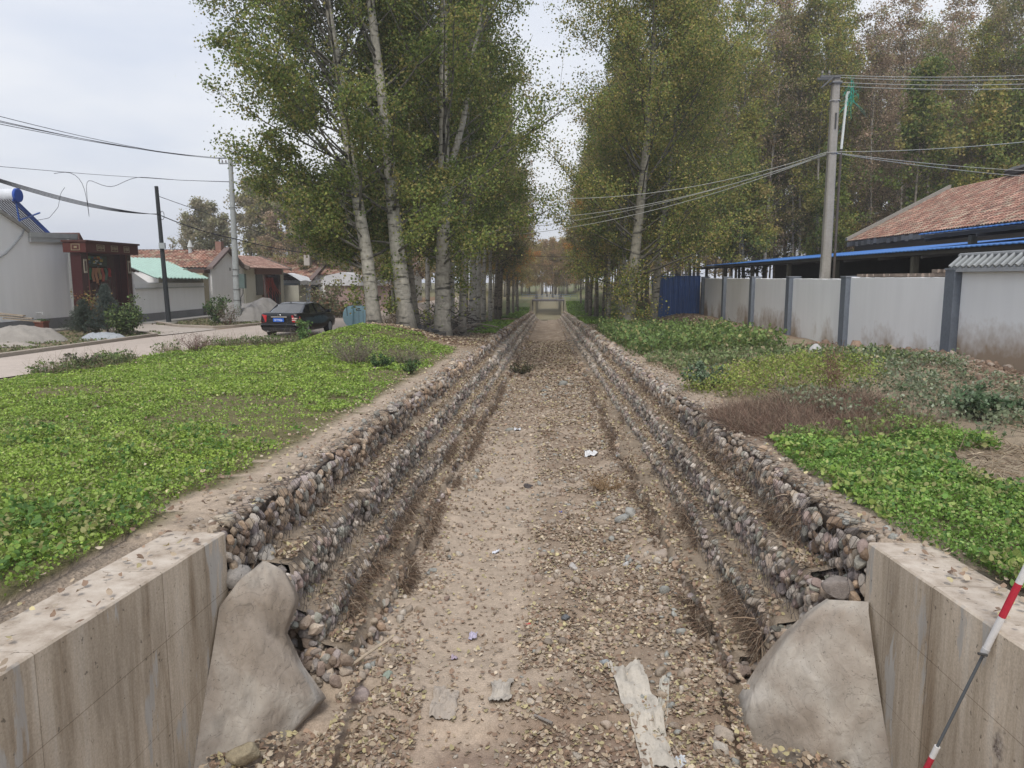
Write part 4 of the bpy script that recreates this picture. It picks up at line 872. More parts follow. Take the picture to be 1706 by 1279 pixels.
def spruce(name, label, x, y, h, rr, pal, seed):
    r = np.random.default_rng(seed+900); z0 = float(land(x, y)); t = thing(name, label, 'conifer', (x, y, z0)); t['_at'] = [0., 0., 0.]
    A = MB(); A.tube([(0, 0, -.1), (0, 0, h*.5), (.02, 0, h)], [.05, .035, .008], 7, (.13, .10, .08)); L_ = MB()
    for i in range(90):
        f = (i+.5)/90; z = h*(.12+.86*f); ln = rr*(1-f)**.8*r.uniform(.75, 1.1)+.05; az = i*2.4+r.random()*.6; q = np.linspace(0, 1, 9)[:, None]
        P = np.array([0, 0, z])+q*np.array([math.cos(az)*ln, math.sin(az)*ln, -.05*ln])+q**2*np.array([0, 0, .22*ln]); A.tube(P, .008*(1-.7*q[:, 0]), 3, (.13, .10, .08), cap=False)
        n = int(60+120*ln); k = r.random(n)**.8; C_ = P[0]+(P[-1]-P[0])*k[:, None]; C_[:, 2] += .22*ln*k*k-.22*ln*k; D = r.normal(size=(n, 3)); D += np.array([math.cos(az), math.sin(az), .2])*1.2
        ribbons(L_, C_+r.normal(size=(n, 3))*.03, D, r.uniform(.05, .10, n), .016, pick(pal, n, r, .2), seg=1, r=r)
    A.build('trunk', M['bark'], t); L_.build('crown', M['leaf'], t); return t
BG = [(.055, .08, .06), (.08, .11, .08), (.11, .14, .10), (.05, .06, .045)]
px_ = lambda p, y: float(ony(p[0], p[1], y)[0])
spruce('spruce_tree', 'small spruce sapling leaning at the left of the gateway planting', px_((142, 560), 31.6), 31.6, 1.55, .8, BG, 1)
spruce('spruce_tree', 'taller bluish spruce sapling in the middle of the gateway planting', px_((180, 560), 31.8), 31.8, 2.2, .75, [(.06, .085, .075), (.09, .12, .105), (.12, .15, .13)], 2)
bush('broadleaf_shrub', 'rounded leafy green shrub at the right of the gateway planting', px_((207, 560), 31.6), 31.6, 1.7, .65, 22, 2600, .10, [(.07, .12, .04), (.12, .18, .06), (.17, .22, .08), (.05, .08, .03)], seed=1)
bush('autumn_shrub', 'thin shrub with yellow-orange leaves between the two spruce saplings', px_((160, 560), 32.2), 32.2, 2.3, .4, 10, 900, .09, [(.30, .20, .06), (.22, .20, .06), (.34, .14, .06), (.14, .15, .05)], seed=2)
bush('leafy_shrub', 'green shrub left of the round concrete pole', px_((362, 545), 40.), 40., 1.6, .4, 12, 1100, .12, [(.08, .15, .05), (.13, .20, .07), (.06, .10, .04)], seed=3)
bush('bare_shrub', 'twiggy reddish shrub against the foot of the round concrete pole', px_((380, 548), 39.), 39., 1.35, .55, 22, 500, .07, [(.16, .13, .09), (.12, .15, .08)], stem=(.17, .11, .09), seed=4)
bush('leafy_shrub', 'straggly yellow-green shrub in front of the white gable behind the car', px_((543, 520), 50.), 50., 2.6, .9, 22, 1300, .16, [(.20, .22, .10), (.26, .25, .14), (.14, .15, .08), (.28, .20, .14)], seed=5)
bush('leafy_shrub', 'low wide reddish-green shrub between the car and the light blue bin', px_((560, 525), 47.), 47., 1.25, 1.6, 30, 2200, .15, [(.14, .16, .07), (.22, .17, .11), (.10, .12, .06), (.25, .14, .09)], seed=6)
bush('dead_weed', 'grey-brown twiggy weed bush on the crest of the grassy mound', -5.25, 20.3, .95, .75, 60, 1500, .035, [(.20, .17, .12), (.16, .18, .10), (.26, .22, .16)], stem=(.20, .165, .13), seed=7, cat='weed')
bush('dead_weed', 'smaller twiggy weed bush on the mound nearest the gabion edge', -3.85, 20.6, .65, .55, 46, 1100, .035, [(.20, .19, .12), (.18, .22, .10), (.26, .22, .16)], stem=(.20, .165, .13), seed=8, cat='weed')
bush('leafy_weed', 'dark green rosette weed low on the mound in front of the forked poplar', -4.3, 19.3, .4, .3, 16, 500, .07, [(.05, .10, .035), (.08, .14, .05)], seed=9, cat='weed')
bush('leafy_weed', 'dark green weed at the lawn edge beside the bare earth strip', -3.35, 18.2, .4, .25, 14, 420, .065, [(.06, .11, .035), (.09, .15, .05)], seed=10, cat='weed')
bush('leafy_weed', 'isolated dark weed standing on the road edge at the far left', -12.3, 19.4, .5, .4, 26, 700, .07, [(.09, .12, .06), (.14, .15, .09), (.16, .13, .10)], seed=11, cat='weed')
bush('leafy_weed', 'tall green weed standing in front of the car rear wheel', px_((507, 565), 27.), 27., 1.0, .16, 8, 420, .10, [(.10, .19, .06), (.16, .25, .08)], seed=12, cat='weed')
bush('dead_weed', 'upright reddish dry weed by the road left of the car', px_((325, 575), 25.), 25., .75, .5, 34, 500, .03, [(.22, .15, .12), (.18, .12, .10)], stem=(.20, .13, .11), seed=13, cat='weed')
bush('leafy_weed', 'dark ragged weed at the top of the green patch by the black pipe', 6.1, 10.9, .5, .4, 24, 1100, .07, [(.09, .15, .07), (.13, .19, .10), (.18, .24, .15)], seed=14, cat='weed')
bush('dead_weed', 'bare reddish upright weed rising from the yellow-green herbs', 4.55, 12.4, .85, .25, 12, 260, .03, [(.22, .14, .09)], stem=(.19, .11, .08), seed=15, cat='weed')
bush('leafy_weed', 'pale blue-green weed clump at the gabion edge before the yellow-green herbs', 3.05, 14.6, .5, .45, 30, 1500, .07, [(.15, .21, .12), (.22, .28, .19), (.10, .15, .08)], seed=16, cat='weed')
bush('dead_weed', 'dark weed clump growing from the left foot of the gabions down on the bed', -1.25, 33., .55, .6, 36, 900, .07, [(.08, .07, .045), (.14, .11, .06), (.10, .12, .05)], seed=17, cat='weed', z=float(bedz(np.array(-1.2), np.array(33.))))
bush('dry_grass_tuft', 'orange-brown dry tuft on the bed beside the loose cobbles', .95, 12.6, .3, .35, 50, 300, .03, [(.34, .24, .14)], stem=(.32, .22, .13), seed=18, cat='weed', z=float(bedz(np.array(.9), np.array(12.6))))
bush('straw_bush', 'tawny dry grass clump between the two big leaning trunks', px_((645, 520), 33.5), 33.5, 1.15, .6, 70, 300, .05, [(.36, .28, .17)], stem=(.36, .27, .16), seed=19, cat='weed')
# ------------------------------------------------------------------ walled yard on the right
XW = 10.0; ZG = float(land(10, 30))
PW = mat_plaster('limewashed_render', (.90, .90, .90), -.6, .75, (.40, .31, .23), .75)
pil = [19.4, 26.2, 32.2, 38.0, 44.0, 50.0]
for i in range(5):
    y0, y1 = pil[i]+.22, pil[i+1]-.22
    b = MB(); n = 60; yy = np.linspace(y0, y1, n); tp = 1.80+.02*(vn(yy*4, yy*0+i, 210)-.5)-(.05 if i else 0)
    ring = [np.stack([XW+0*yy+a, yy, zz], -1) for a, zz in ((0, 0*yy-1.4), (0, tp-.01), (.012, tp), (.24, tp), (.24, 0*yy-1.4))]
    b.grid(np.stack(ring, 1)); b.add([q[0] for q in ring], [list(range(5))]); b.add([q[-1] for q in ring], [list(range(5))[::-1]])
    tag(b.build('wall_panel', PW), 'white rendered yard wall panel, '+['nearest one, with loose bricks along its top', 'second one behind the utility pole pillar', 'middle one with a brown stained foot', 'fourth one counting away from the tiled section', 'furthest one beside the blue metal hut'][i], 'wall panel', 'white wall panels')
def pillar(y, zt, label, w=.44):
    b = MB(); c = (.155, .175, .205); b.box((XW-.16, y-w/2, -1.4), (XW+.3, y+w/2, zt), c); b.box((XW-.18, y-w/2-.02, zt+.002), (XW+.32, y+w/2+.02, zt+.05), (.22, .235, .26))
    tag(b.build('wall_pillar', M['concrete']), label, 'pillar', 'grey pillars of the yard wall')
for i, yv in enumerate(pil):
    pillar(yv, 1.98 if i == 0 else 1.80, ['grey pillar at the corner of the tiled wall section', 'chipped grey pillar next to the utility pole', 'grey pillar third from the tiled section', 'grey pillar fourth from the tiled section', 'grey pillar fifth from the tiled section', 'last grey pillar beside the blue metal hut'][i])
b = MB(); b.box((XW+.02, 6, -1.4), (XW+.26, 19.17, 1.93)); t = tag(b.build('tiled_wall', mat_plaster('muddied_render', (.88, .88, .88), -.25, 1.15, (.40, .31, .23), .75, True)), 'near white wall section with mud-stained foot under a grey tile capping', 'wall')
b = MB(); b.box((XW-.14, 6, 1.933), (XW+.42, 19.5, 2.02), (.40, .41, .43)); b.build('coping', M['concrete'], t)
b = MB(); b.prism([(XW-.12, 6, 2.023), (XW+.14, 6, 2.30), (XW+.40, 6, 2.023)], (0, 13.55, 0), (.15, .16, .17))
for yv in np.arange(6.2, 19.6, .27):
    for sg in (-1, 1):
        P = [(XW+.14+sg*.02, yv, 2.315), (XW+.14+sg*.30, yv, 2.055)]; b.tube(P, .05, 7, (.33, .345, .35))
b.tube([(XW+.14, 6, 2.33), (XW+.14, 19.56, 2.33)], .06, 8, (.27, .28, .29)); b.build('tile_cap', M['concrete'], t)
r = np.random.default_rng(3)
for i in range(15):
    yv = 19.75+i*.40+r.normal()*.03
    if i in (1, 2): lv = 2
    else: lv = 1
    for q in range(lv):
        b = MB(); b.obox((XW+.12, yv, 1.80+.065+.1*q), (.2, .33, .09), r.normal()*.12, c=np.array([.36, .29, .24])*r.uniform(.7, 1.1))
        tag(b.build('loose_brick', M['stone']), 'loose weathered brick laid on the nearest white wall panel' if not q else ('brick stacked on another at the pillar end of the wall top' if i == 1 else 'second doubled-up brick from the pillar end'), 'brick', 'loose bricks on the wall')
# blue metal hut wall
t = thing('metal_hut', 'blue corrugated metal hut at the far end of the white wall', 'hut'); t['_at'] = [0., 0., 0.]
zh = float(land(8.5, 51)); b = MB(); n = 90; xx = np.linspace(7.35, 9.95, n); dp = .03*np.sign(np.sin(xx*18))
G_ = np.stack([np.stack([xx, 51+dp, 0*xx+zh-.3], -1), np.stack([xx, 51+dp, 0*xx+1.92], -1)], 0); b.grid(G_, (.035, .10, .30)); yy = np.linspace(51, 55, 90); G_ = np.stack([np.stack([7.35+.03*np.sign(np.sin(yy*18)), yy, 0*yy+zh-.3], -1), np.stack([7.35+.03*np.sign(np.sin(yy*18)), yy, 0*yy+1.92], -1)], 0); b.grid(G_, (.035, .10, .30))
b.build('wall', M['metal'], t); b = MB(); b.obox((8.65, 53, 2.0), (2.9, 4.3, .05), ry=-.03, c=(.06, .08, .12)); b.build('roof', M['metal'], t)
# open sheds with blue sheet roofs
def shed(name, label, x0, y0, y1, z0, x1, z1, posts, wall=None):
    t = thing(name, label, 'shed'); t['_at'] = [0., 0., 0.]
    b = MB(); n = int((y1-y0)/.085); yy = np.linspace(y0, y1, n); w = .010*np.sin(np.arange(n)*np.pi/1.5)
    top = np.stack([np.stack([0*yy+x0, yy, z0+w], -1), np.stack([0*yy+x1, yy, z1+w], -1)], 0); bot = top-[0, 0, .03]
    b.grid(top, (.06, .20, .55)); b.grid(bot[::-1], (.05, .055, .07)); b.grid(np.stack([bot[0], top[0]], 0), (.10, .27, .62)); b.build('roof_sheet', M['metal'], t)
    b = MB()
    for k in range(5):
        f = (k+.15)/4.6; xx = x0+(x1-x0)*f; b.box((xx-.03, y0+.1, z0+(z1-z0)*f-.17), (xx+.03, y1-.1, z0+(z1-z0)*f-.075), (.08, .075, .07))
    for yv in np.arange(y0+.4, y1, 3.): b.prism([(x0+.03, yv, z0-.26), (x1, yv, z1-.26), (x1, yv, z1-.18), (x0+.03, yv, z0-.18)], (0, .08, 0), (.07, .065, .06))
    b.build('purlins', M['metal'], t)
    for yv in posts:
        b = MB(); b.box((x0+.25, yv-.09, -1.2), (x0+.43, yv+.09, z0-.18), (.13, .12, .09)); b.build('post', M['wood'], t)
    if wall:
        b = MB(); b.box((x1-.1, y0, -1.2), (x1+.1, y1, z1-.2), wall); b.build('back_wall', M['concrete'], t)
    return t
shed('open_shed', 'long open shed with a blue sheet roof running behind the white wall', 11.0, 14, 59.5, 2.62, 17.3, 3.25, (17.5, 24.5, 31, 37, 43.5, 50, 56), (.07, .065, .06))
shed('open_shed', 'second shorter shed with a blue corrugated roof edge above the tiled wall', 12.0, 13, 25.8, 3.20, 17.4, 3.75, (19.0, 23.2))
b = MB(); b.box((11.6, 26.5, -.6), (13.4, 33, .9), (.05, .05, .05)); b.box((11.7, 33.6, -.6), (14, 41, .8), (.08, .06, .05)); tag(b.build('stored_fodder', M['wood']), 'dark stacked fodder inside the open shed behind the white wall', 'fodder stack')
# brick building with clay tiles
def tile_roof(mb, P0, P1, up, nc, tw, col, amp=.025, step=.03, seed=0):
    P0, P1, up = [np.array(v, float) for v in (P0, P1, up)]; L_ = np.linalg.norm(P1-P0); nt_ = int(L_/tw); nrm = np.cross(P1-P0, up); nrm /= np.linalg.norm(nrm)
    if nrm[2] < 0: nrm = -nrm
    s = np.linspace(0, 1, nt_*4+1); rows = []; cols = []; rr = np.random.default_rng(seed)
    for i in range(nc):
        tc_ = pick(col, nt_+1, rr, .16)
        for f, h in ((0., step), (.98, 0.)):
            t_ = (i+f)/nc; sag = 0
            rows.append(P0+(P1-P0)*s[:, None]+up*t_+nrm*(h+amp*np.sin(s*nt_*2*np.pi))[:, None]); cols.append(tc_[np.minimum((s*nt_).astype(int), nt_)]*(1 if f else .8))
        if i < nc-1: pass
    mb.grid(np.array(rows), np.array(cols)); eb = np.array(rows[0]); mb.grid(np.stack([eb-nrm*.06, eb], 0), (.1, .06, .05))
TIL = [(.36, .20, .15), (.30, .16, .12), (.42, .26, .20), (.24, .14, .11), (.38, .29, .22)]
t = thing('brick_building', 'old long building with a clay tile roof rising behind the blue sheds', 'building'); t['_at'] = [0., 0., 0.]
b = MB(); b.box((18.25, 14, -1), (29, 47.2, 3.65), (.20, .17, .15)); b.prism([(18.25, 47.2, 3.65), (23.7, 47.2, 6.8), (29, 47.2, 3.65)], (0, -.25, 0), (.22, .19, .165)); b.build('wall', M['stone'], t)
b = MB(); tile_roof(b, (17.95, 47.5, 3.95), (17.95, 13.5, 3.95), (5.8, 0, 3.05), 22, .22, TIL, seed=4)
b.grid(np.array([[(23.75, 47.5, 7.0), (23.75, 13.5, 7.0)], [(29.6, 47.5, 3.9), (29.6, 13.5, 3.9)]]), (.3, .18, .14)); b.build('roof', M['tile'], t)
b = MB()
for yv in np.arange(13.6, 47.5, .42): b.obox((18.06, yv+.2, 3.78+.03*math.sin(yv*9)), (.22, .40, .26), c=np.array([.20, .19, .18])*rng.uniform(.6, 1.6))
b.build('eave_cornice', M['stone'], t)
b = MB(); b.box((23.4, 13.5, 7.0), (24.1, 41.5, 7.18), (.13, .125, .12)); b.prism([(23.3, 13.5, 7.18), (23.75, 13.5, 7.42), (24.2, 13.5, 7.18)], (0, 28, 0), (.10, .10, .10)); b.build('ridge', M['concrete'], t)
b = MB(); b.prism([(17.9, 47.45, 3.98), (17.9, 47.45, 4.16), (23.75, 47.45, 7.24), (23.75, 47.45, 7.04)], (0, .3, 0), (.28, .26, .23)); b.build('verge', M['concrete'], t)
# ------------------------------------------------------------------ poles
def taper(mb, p, q, r0, r1, k, c): mb.tube(np.linspace(p, q, 8), np.linspace(r0, r1, 8), k, c)
t = thing('utility_pole', 'grey concrete utility pole standing behind the chipped wall pillar on the right', 'utility pole', (10.42, 29.6, 0)); t['_at'] = [0., 0., 0.]
z0 = float(land(10.42, 29.6)); b = MB(); b.prism([(-.19, -.17, z0-.3), (.19, -.17, z0-.3), (.19, .17, z0-.3), (-.19, .17, z0-.3)], (0, 0, 0)) if False else None
b = MB(); G_ = np.array([[[a*w, c_*w, z] for a, c_ in ((-1, -.7), (-.7, -1), (.7, -1), (1, -.7), (1, .7), (.7, 1), (-.7, 1), (-1, .7), (-1, -.7))] for z, w in ((z0-.3, .18), (9.0, .13))]); b.grid(G_, (.30, .28, .25)); b.add(G_[1][:8], [list(range(8))], (.3, .28, .25)); b.build('shaft', M['concrete'], t)
b = MB(); b.box((-.62, -.19, 8.98), (.10, -.13, 9.06), (.10, .10, .10)); b.box((-.62, .13, 8.98), (.10, .19, 9.06), (.10, .10, .10)); b.box((-.18, -.2, 8.8), (.18, .2, 8.86), (.16, .16, .16)); b.obox((-.36, -.21, 8.82), (.6, .03, .05), ry=-.75, c=(.1, .1, .1)); b.build('crossarm', M['metal'], t)
for dx in (-.55, -.3):
    b = MB(); b.tube([(dx, -.16, 9.06), (dx, -.16, 9.12), (dx, -.16, 9.13), (dx, -.16, 9.22)], [.02, .02, .05, .035], 8, (.25, .24, .22)); b.build('insulator', M['concrete'], t)
for zz_ in (6.35, 8.2):
    b = MB(); b.tube([(.19*math.cos(a), .19*math.sin(a), zz_) for a in np.linspace(0, 6.28, 17)], .018, 5, (.35, .34, .32)); b.build('band', M['metal'], t)
b = MB(); b.tube([(.02, -.165, 7.2), (.02, -.17, 7.75)], .03, 6, (.08, .08, .08)); b.build('stain_mark', M['paint'], t)
t = thing('antenna_mast', 'thin dark mast carrying a white pipe and green netting beside the right utility pole', 'mast', (10.78, 29.7, 0)); t['_at'] = [0., 0., 0.]
b = MB(); b.tube([(0, 0, z0-.2), (0, 0, 6.6)], .05, 8, (.10, .085, .075)); b.build('mast', M['wood'], t)
b = MB(); b.tube([(0, -.02, 6.5), (.06, 0, 7.6), (.10, 0, 8.4), (.13, 0, 8.52), (.19, 0, 8.5)], .048, 8, (.62, .64, .60)); b.build('white_pipe', M['paint'], t)
r = np.random.default_rng(8); b = MB(); n = 60; P = np.array([.28, 0, 8.35])+r.normal(size=(n, 3))*[.10, .06, .22]; ribbons(b, P, r.normal(size=(n, 3))*[.5, .5, 1.2]+[.2, 0, .4], r.uniform(.25, .7, n), .02, (.05, .42, .30), seg=4, r=r); b.build('green_netting', M['fabric'], t)
X1 = float(ony(397, 534, 42)[0]); zb = float(land(X1, 42))
t = thing('utility_pole', 'tall round pale concrete pole with a crossarm on the village side', 'utility pole', (X1, 42, 0)); t['_at'] = [0., 0., 0.]
b = MB(); taper(b, (0, 0, zb-.3), (0, 0, 8.2), .20, .115, 14, (.36, .38, .38)); b.build('shaft', M['concrete'], t)
b = MB(); b.box((-.62, -.05, 7.92), (.72, .05, 7.98), (.28, .30, .32)); b.box((-.62, -.04, 8.22), (.72, .04, 8.26), (.28, .30, .32))
for dx in (-.62, -.1, .24, .72): b.box((dx-.025, -.04, 7.98), (dx+.025, .04, 8.22), (.28, .30, .32))
b.build('crossarm', M['metal'], t)
for dx in (-.45, -.25, .4, .58):
    b = MB(); b.tube([(dx, 0, 8.0), (dx, 0, 8.13)], [.05, .03], 8, (.22, .2, .2)); b.build('insulator', M['concrete'], t)
b = MB(); b.box((.2, -.14, 1.2), (.52, .12, 2.0), (.10, .14, .13)); b.build('meter_box', M['metal'], t)
b = MB(); b.tube([(.36, 0, 1.2), (.34, 0, .9), (.22, .0, .7), (.2, 0, .2)], .018, 6, (.04, .04, .04)); b.build('box_cable', M['cable'], t)
for zz_ in (.55, 1.15, 1.9, 2.25, 5.6):
    b = MB(); b.tube([(.2*math.cos(a), .2*math.sin(a), zz_) for a in np.linspace(0, 6.28, 17)], .016, 5, (.12, .12, .12)); b.build('band', M['metal'], t)
YP = 39.9; X2 = float(ony(279, 528, YP)[0]) 
t = thing('wooden_pole', 'thin black tarred pole in front of the green-roofed shed', 'pole', (X2, YP, 0)); t['_at'] = [0., 0., 0.]
zb2 = float(land(X2, YP)); zt2 = float(ony(270, 310, YP)[2]); b = MB(); taper(b, (.06, 0, zb2), (-.16, 0, zt2), .13, .095, 10, (.035, .04, .045)); b.build('shaft', M['wood'], t)
b = MB(); b.tube([(.06, 0, zb2-.1), (.06, 0, zb2+.12)], .42, 16, (.36, .34, .31)); b.build('concrete_base', M['concrete'], t)
b = MB(); b.box((-.12, -.22, 3.3), (.2, -.1, 3.6), (.34, .37, .38)); b.build('meter_box', M['metal'], t)
b = MB(); b.tube([(.12+.2*math.cos(a)*.5, -.12, zt2-1.5+.22*math.sin(a)) for a in np.linspace(0, 12.5, 40)], .014, 5, (.03, .03, .03)); b.build('cable_coil', M['cable'], t)
# ------------------------------------------------------------------ wires
def wire(label, P, rad=.012, sag=.0, m='cable', group='overhead wires', name='overhead_wire', n=28):
    P = np.array(P, float)
    if len(P) == 2:
        t_ = np.linspace(0, 1, n)[:, None]; Q = P[0]*(1-t_)+P[1]*t_; Q[:, 2] -= sag*4*(t_*(1-t_))[:, 0]
    else:
        d = np.concatenate([[0], np.cumsum(np.linalg.norm(np.diff(P, axis=0), axis=1))]); t_ = np.linspace(0, d[-1], 60); Q = np.stack([np.interp(t_, d, P[:, i]) for i in range(3)], -1)
        for _ in range(4): Q[1:-1] = (Q[:-2]+Q[1:-1]*2+Q[2:])/4
    b = MB(); b.tube(Q, rad, 4); tag(b.build(name, M[m]), label, 'wire', group)
W0 = lambda dx, z: np.array([X1+dx, 42, z])
for i, (dx, pyy) in enumerate(((-.5, 191), (-.2, 200), (.45, 203), (.6, 207))):
    wire('upper wire from the round pole crossarm to the left edge, '+['topmost', 'second', 'third', 'lowest'][i]+' of four', [W0(dx, 8.2), ony(-60, pyy-13, 19.)], .009, .22)
for i, (dx, q) in enumerate(((.7, (560, 352)), (.58, (545, 345)), (.4, (520, 335)), (.15, (500, 330)))):
    wire('wire running from the round pole crossarm down behind the poplars, '+['rightmost', 'second from right', 'third from right', 'leftmost'][i]+' of four', [W0(dx, 8.15), ony(q[0], q[1], 74.)], .012, .5)
P2 = np.array([X2-.1, YP, zt2-1.45])
for i in range(4):
    wire('strand '+['one', 'two', 'three', 'four'][i]+' of the sagging black cable bundle left of the tarred pole' if False else ['topmost', 'second', 'third', 'lowest'][i]+' strand of the black cable bundle left of the tarred pole', [P2+[0, 0, .015*i], ony(-60, 279+1.3*i, 20.)], .014, .22+.035*i, group='cable bundle')
Pm = np.array([X1+.12, 41.9, 3.9])
wire('thick black cable from the tarred pole past the round pole', [P2+[.1, 0, -.05], Pm], .024, .12); wire('thick black cable continuing from the round pole into the trees', [Pm, ony(640, 418, 60.)], .026, .55)
wire('thin cable from the tarred pole top running right behind the round pole', [np.array([X2-.1, YP, zt2-.5]), ony(470, 400, 52.), ony(600, 420, 60)], .016)
wire('very thin wire crossing the sky above the bundle', [ony(-60, 272, 22.), ony(150, 290, 30), ony(300, 300, 40), ony(480, 305, 46.), ony(560, 300, 56)], .008)
wire('looping loose wire rising over the cable bundle', [ony(90, 289, 33), ony(115, 283, 33), ony(135, 295, 33.), ony(143, 320, 33.), ony(150, 372, 33.), ony(146, 340, 33.), ony(142, 292, 33.), ony(160, 306, 33.5), ony(185, 314, 34.), ony(205, 303, 35.), ony(228, 294, 36.), ony(300, 300, 39.), ony(385, 303, 42.)], .011)
wire('thin wire hanging in a curve from the bundle to the solar heater', [ony(108, 312, 33.), ony(101, 322, 33.), ony(97, 345, 33.), ony(82, 363, 33), ony(60, 367, 33.)], .010)
RP = np.array([10.42, 29.6, 0])
for i, (z, q) in enumerate(((9.1, (1800, 121)), (9.02, (1800, 128)), (8.85, (1800, 136)), (8.72, (1800, 144)))):
    wire('pale wire from the top of the right pole to the right edge, '+['topmost', 'second', 'third', 'lowest'][i]+' of four', [RP+[.1, 0, z], ony(q[0], q[1], 27.)], .010, .10, 'palecable')
for i, (z, q, yq) in enumerate(((6.4, (1800, 226), 25.), (6.36, (1800, 288), 33.), (6.34, (1800, 300), 33.))):
    wire('pale wire from the middle of the right pole to the right edge, '+['upper', 'middle', 'lower'][i]+' of three', [RP+[.15, 0, z], ony(q[0], q[1], yq)], .010, .12, 'palecable')
for i, (z, q, yq, sg_) in enumerate(((6.4, (905, 330), 33., .5), (6.36, (870, 365), 34., .5), (6.33, (800, 395), 36., .6), (6.3, (860, 380), 40., .4))):
    wire('pale wire crossing the channel from the right pole, '+['highest', 'second', 'third', 'lowest'][i]+' of four', [RP+[-.15, 0, z], ony(q[0], q[1], yq)], .011, sg_, 'palecable')
wire('dark wire slung low across the gap between the two rows of poplars', [ony(800, 420, 60.), ony(1040, 424, 60.)], .014, .25)
# ------------------------------------------------------------------ village houses along the road
VZ = -.66
HW = mat_plaster('white_house_render', (.88, .88, .88), -.9, .3, (.34, .30, .26), .3)
CW = mat_plaster('cream_house_render', (.58, .57, .49), -.9, 1.2, (.30, .26, .20), .45)
YW = mat_plaster('ochre_render', (.42, .37, .27), -.9, .6, (.28, .22, .15), .4)
def yz(px, py, x): p = onx(px, py, x); return float(p[1]), float(p[2])
def house(name, label, cat='house'):
    t = thing(name, label, cat); t['_at'] = [0., 0., 0.]; return t
# first house, cut by the left edge
t = house('white_house', 'large white rendered house wall cut off by the left edge, solar heater on its roof')
X = -23.5; yc, ztop = yz(125, 390, X); s1 = yz(46, 387, X); s2 = yz(35, 378, X); s3 = yz(0, 355, X); 
sl = (s2[1]-s3[1])/(s2[0]-s3[0]); s4 = (s3[0]-4, s3[1]-sl*4)
b = MB(); b.prism([(X, s4[0], -1.2), (X, yc, -1.2), (X, yc, ztop-.02), (X, s1[0], s1[1]-.02), (X, s2[0], s2[1]), (X, s3[0], s3[1]), (X, s4[0], s4[1])], (-8, 0, 0)); b.build('wall', HW, t)
b = MB(); b.box((X+.0, s4[0], -1.3), (X+.05, yc+.03, VZ+.55), (.20, .20, .205)); b.box((X+.0, s4[0], -1.3), (X+.9, yc, VZ+.06), (.34, .32, .29)); b.build('plinth', M['concrete'], t)
b = MB(); b.prism([(X+.12, s1[0], s1[1]-.42), (X+.12, yc+.1, ztop-.42), (X+.12, yc+.1, ztop+.02), (X+.12, s1[0], s1[1]+.02)], (-.3, 0, 0), (.42, .43, .43)); b.prism([(X+.14, s1[0], s1[1]-.22), (X+.14, yc+.12, ztop-.22), (X+.14, yc+.12, ztop-.19), (X+.14, s1[0], s1[1]-.19)], (-.3, 0, 0), (.30, .31, .32)); b.build('fascia', M['metal'], t)
b = MB(); 
for (a, c) in ((s4, s3), (s3, s2), (s2, s1)): b.prism([(X+.12, a[0], a[1]-.02), (X+.12, c[0], c[1]-.02), (X+.12, c[0], c[1]+.12), (X+.12, a[0], a[1]+.12)], (-8, 0, 0), (.33, .32, .30))
b.prism([(X+.2, yc-.02, ztop-.35), (X+.2, yc+.5, ztop-.45), (X+.2, yc+.06, ztop+.08)], (-8, 0, 0), (.12, .06, .05)); b.build('roof', M['concrete'], t)
yd, zd = yz(108, 400, X); b = MB(); b.tube([(X+.16, yd, zd+.1), (X+.17, yd, zd), (X+.12, yd+.05, zd-.3), (X+.12, yd+.1, VZ+.35), (X+.2, yd+.2, VZ+.2), (X+.9, yd+.5, VZ+.16)], .06, 8, (.55, .57, .55)); b.build('downpipe', M['metal'], t)
b = MB(); P = [(X+.05, *yz(a, c, X)) for a, c in ((40, 378), (36, 390), (22, 408), (8, 422), (-8, 432))]; b.tube(P, .03, 6, (.30, .31, .32)); b.build('hose', M['paint'], t)
b = MB(); ya_, za_ = yz(62, 521, X); b.tube([(X, ya_, za_), (X+.25, ya_, za_+.02), (X+.27, ya_, za_-.08)], .03, 6, (.6, .6, .58)); b.build('waste_pipe', M['metal'], t)
ya_, za_ = yz(70, 546, X+.5); t2 = thing('planter_pot', 'square terracotta planter against the white house wall', 'planter', (X+.5, ya_, VZ+.06)); t2['_at'] = [0., 0., 0.]
b = MB(); b.prism([(-.2, -.2, 0), (.2, -.2, 0), (.2, .2, 0), (-.2, .2, 0)], (0, 0, .42), (.17, .065, .045)); b.box((-.23, -.23, .36), (.23, .23, .44), (.2, .08, .055)); b.build('pot', M['paint'], t2)
b = MB(); leaves(b, rng.normal(size=(60, 3))*[.12, .12, .03]+[0, 0, .48], .09, (.08, .14, .05)); b.build('plant', M['leaf'], t2)
# solar water heater
yh, zh_ = yz(25, 325, X-.6); t2 = thing('solar_water_heater', 'blue and white solar water heater on the roof at the left edge', 'solar water heater'); t2['_at'] = [0., 0., 0.]
XS = X-.6; c0 = yz(24, 325, XS); c1 = (c0[0]-2.6, c0[1]); rt = .29
b = MB(); b.tube([(XS-2.5, c0[0], c0[1]), (XS+.1, c0[0], c0[1])], rt, 24, (.62, .64, .68)); b.build('tank', M['metal'], t2, smooth=False)
b = MB(); b.tube([(XS+.1, c0[0], c0[1]), (XS+.2, c0[0], c0[1]), (XS+.22, c0[0], c0[1])], [rt+.02, rt+.02, rt-.03], 24, (.015, .07, .36)); b.build('end_cap', M['metal'], t2)
foot = yz(78, 388, XS); lowx, lowy, lowz = XS, foot[0]+.1, foot[1]
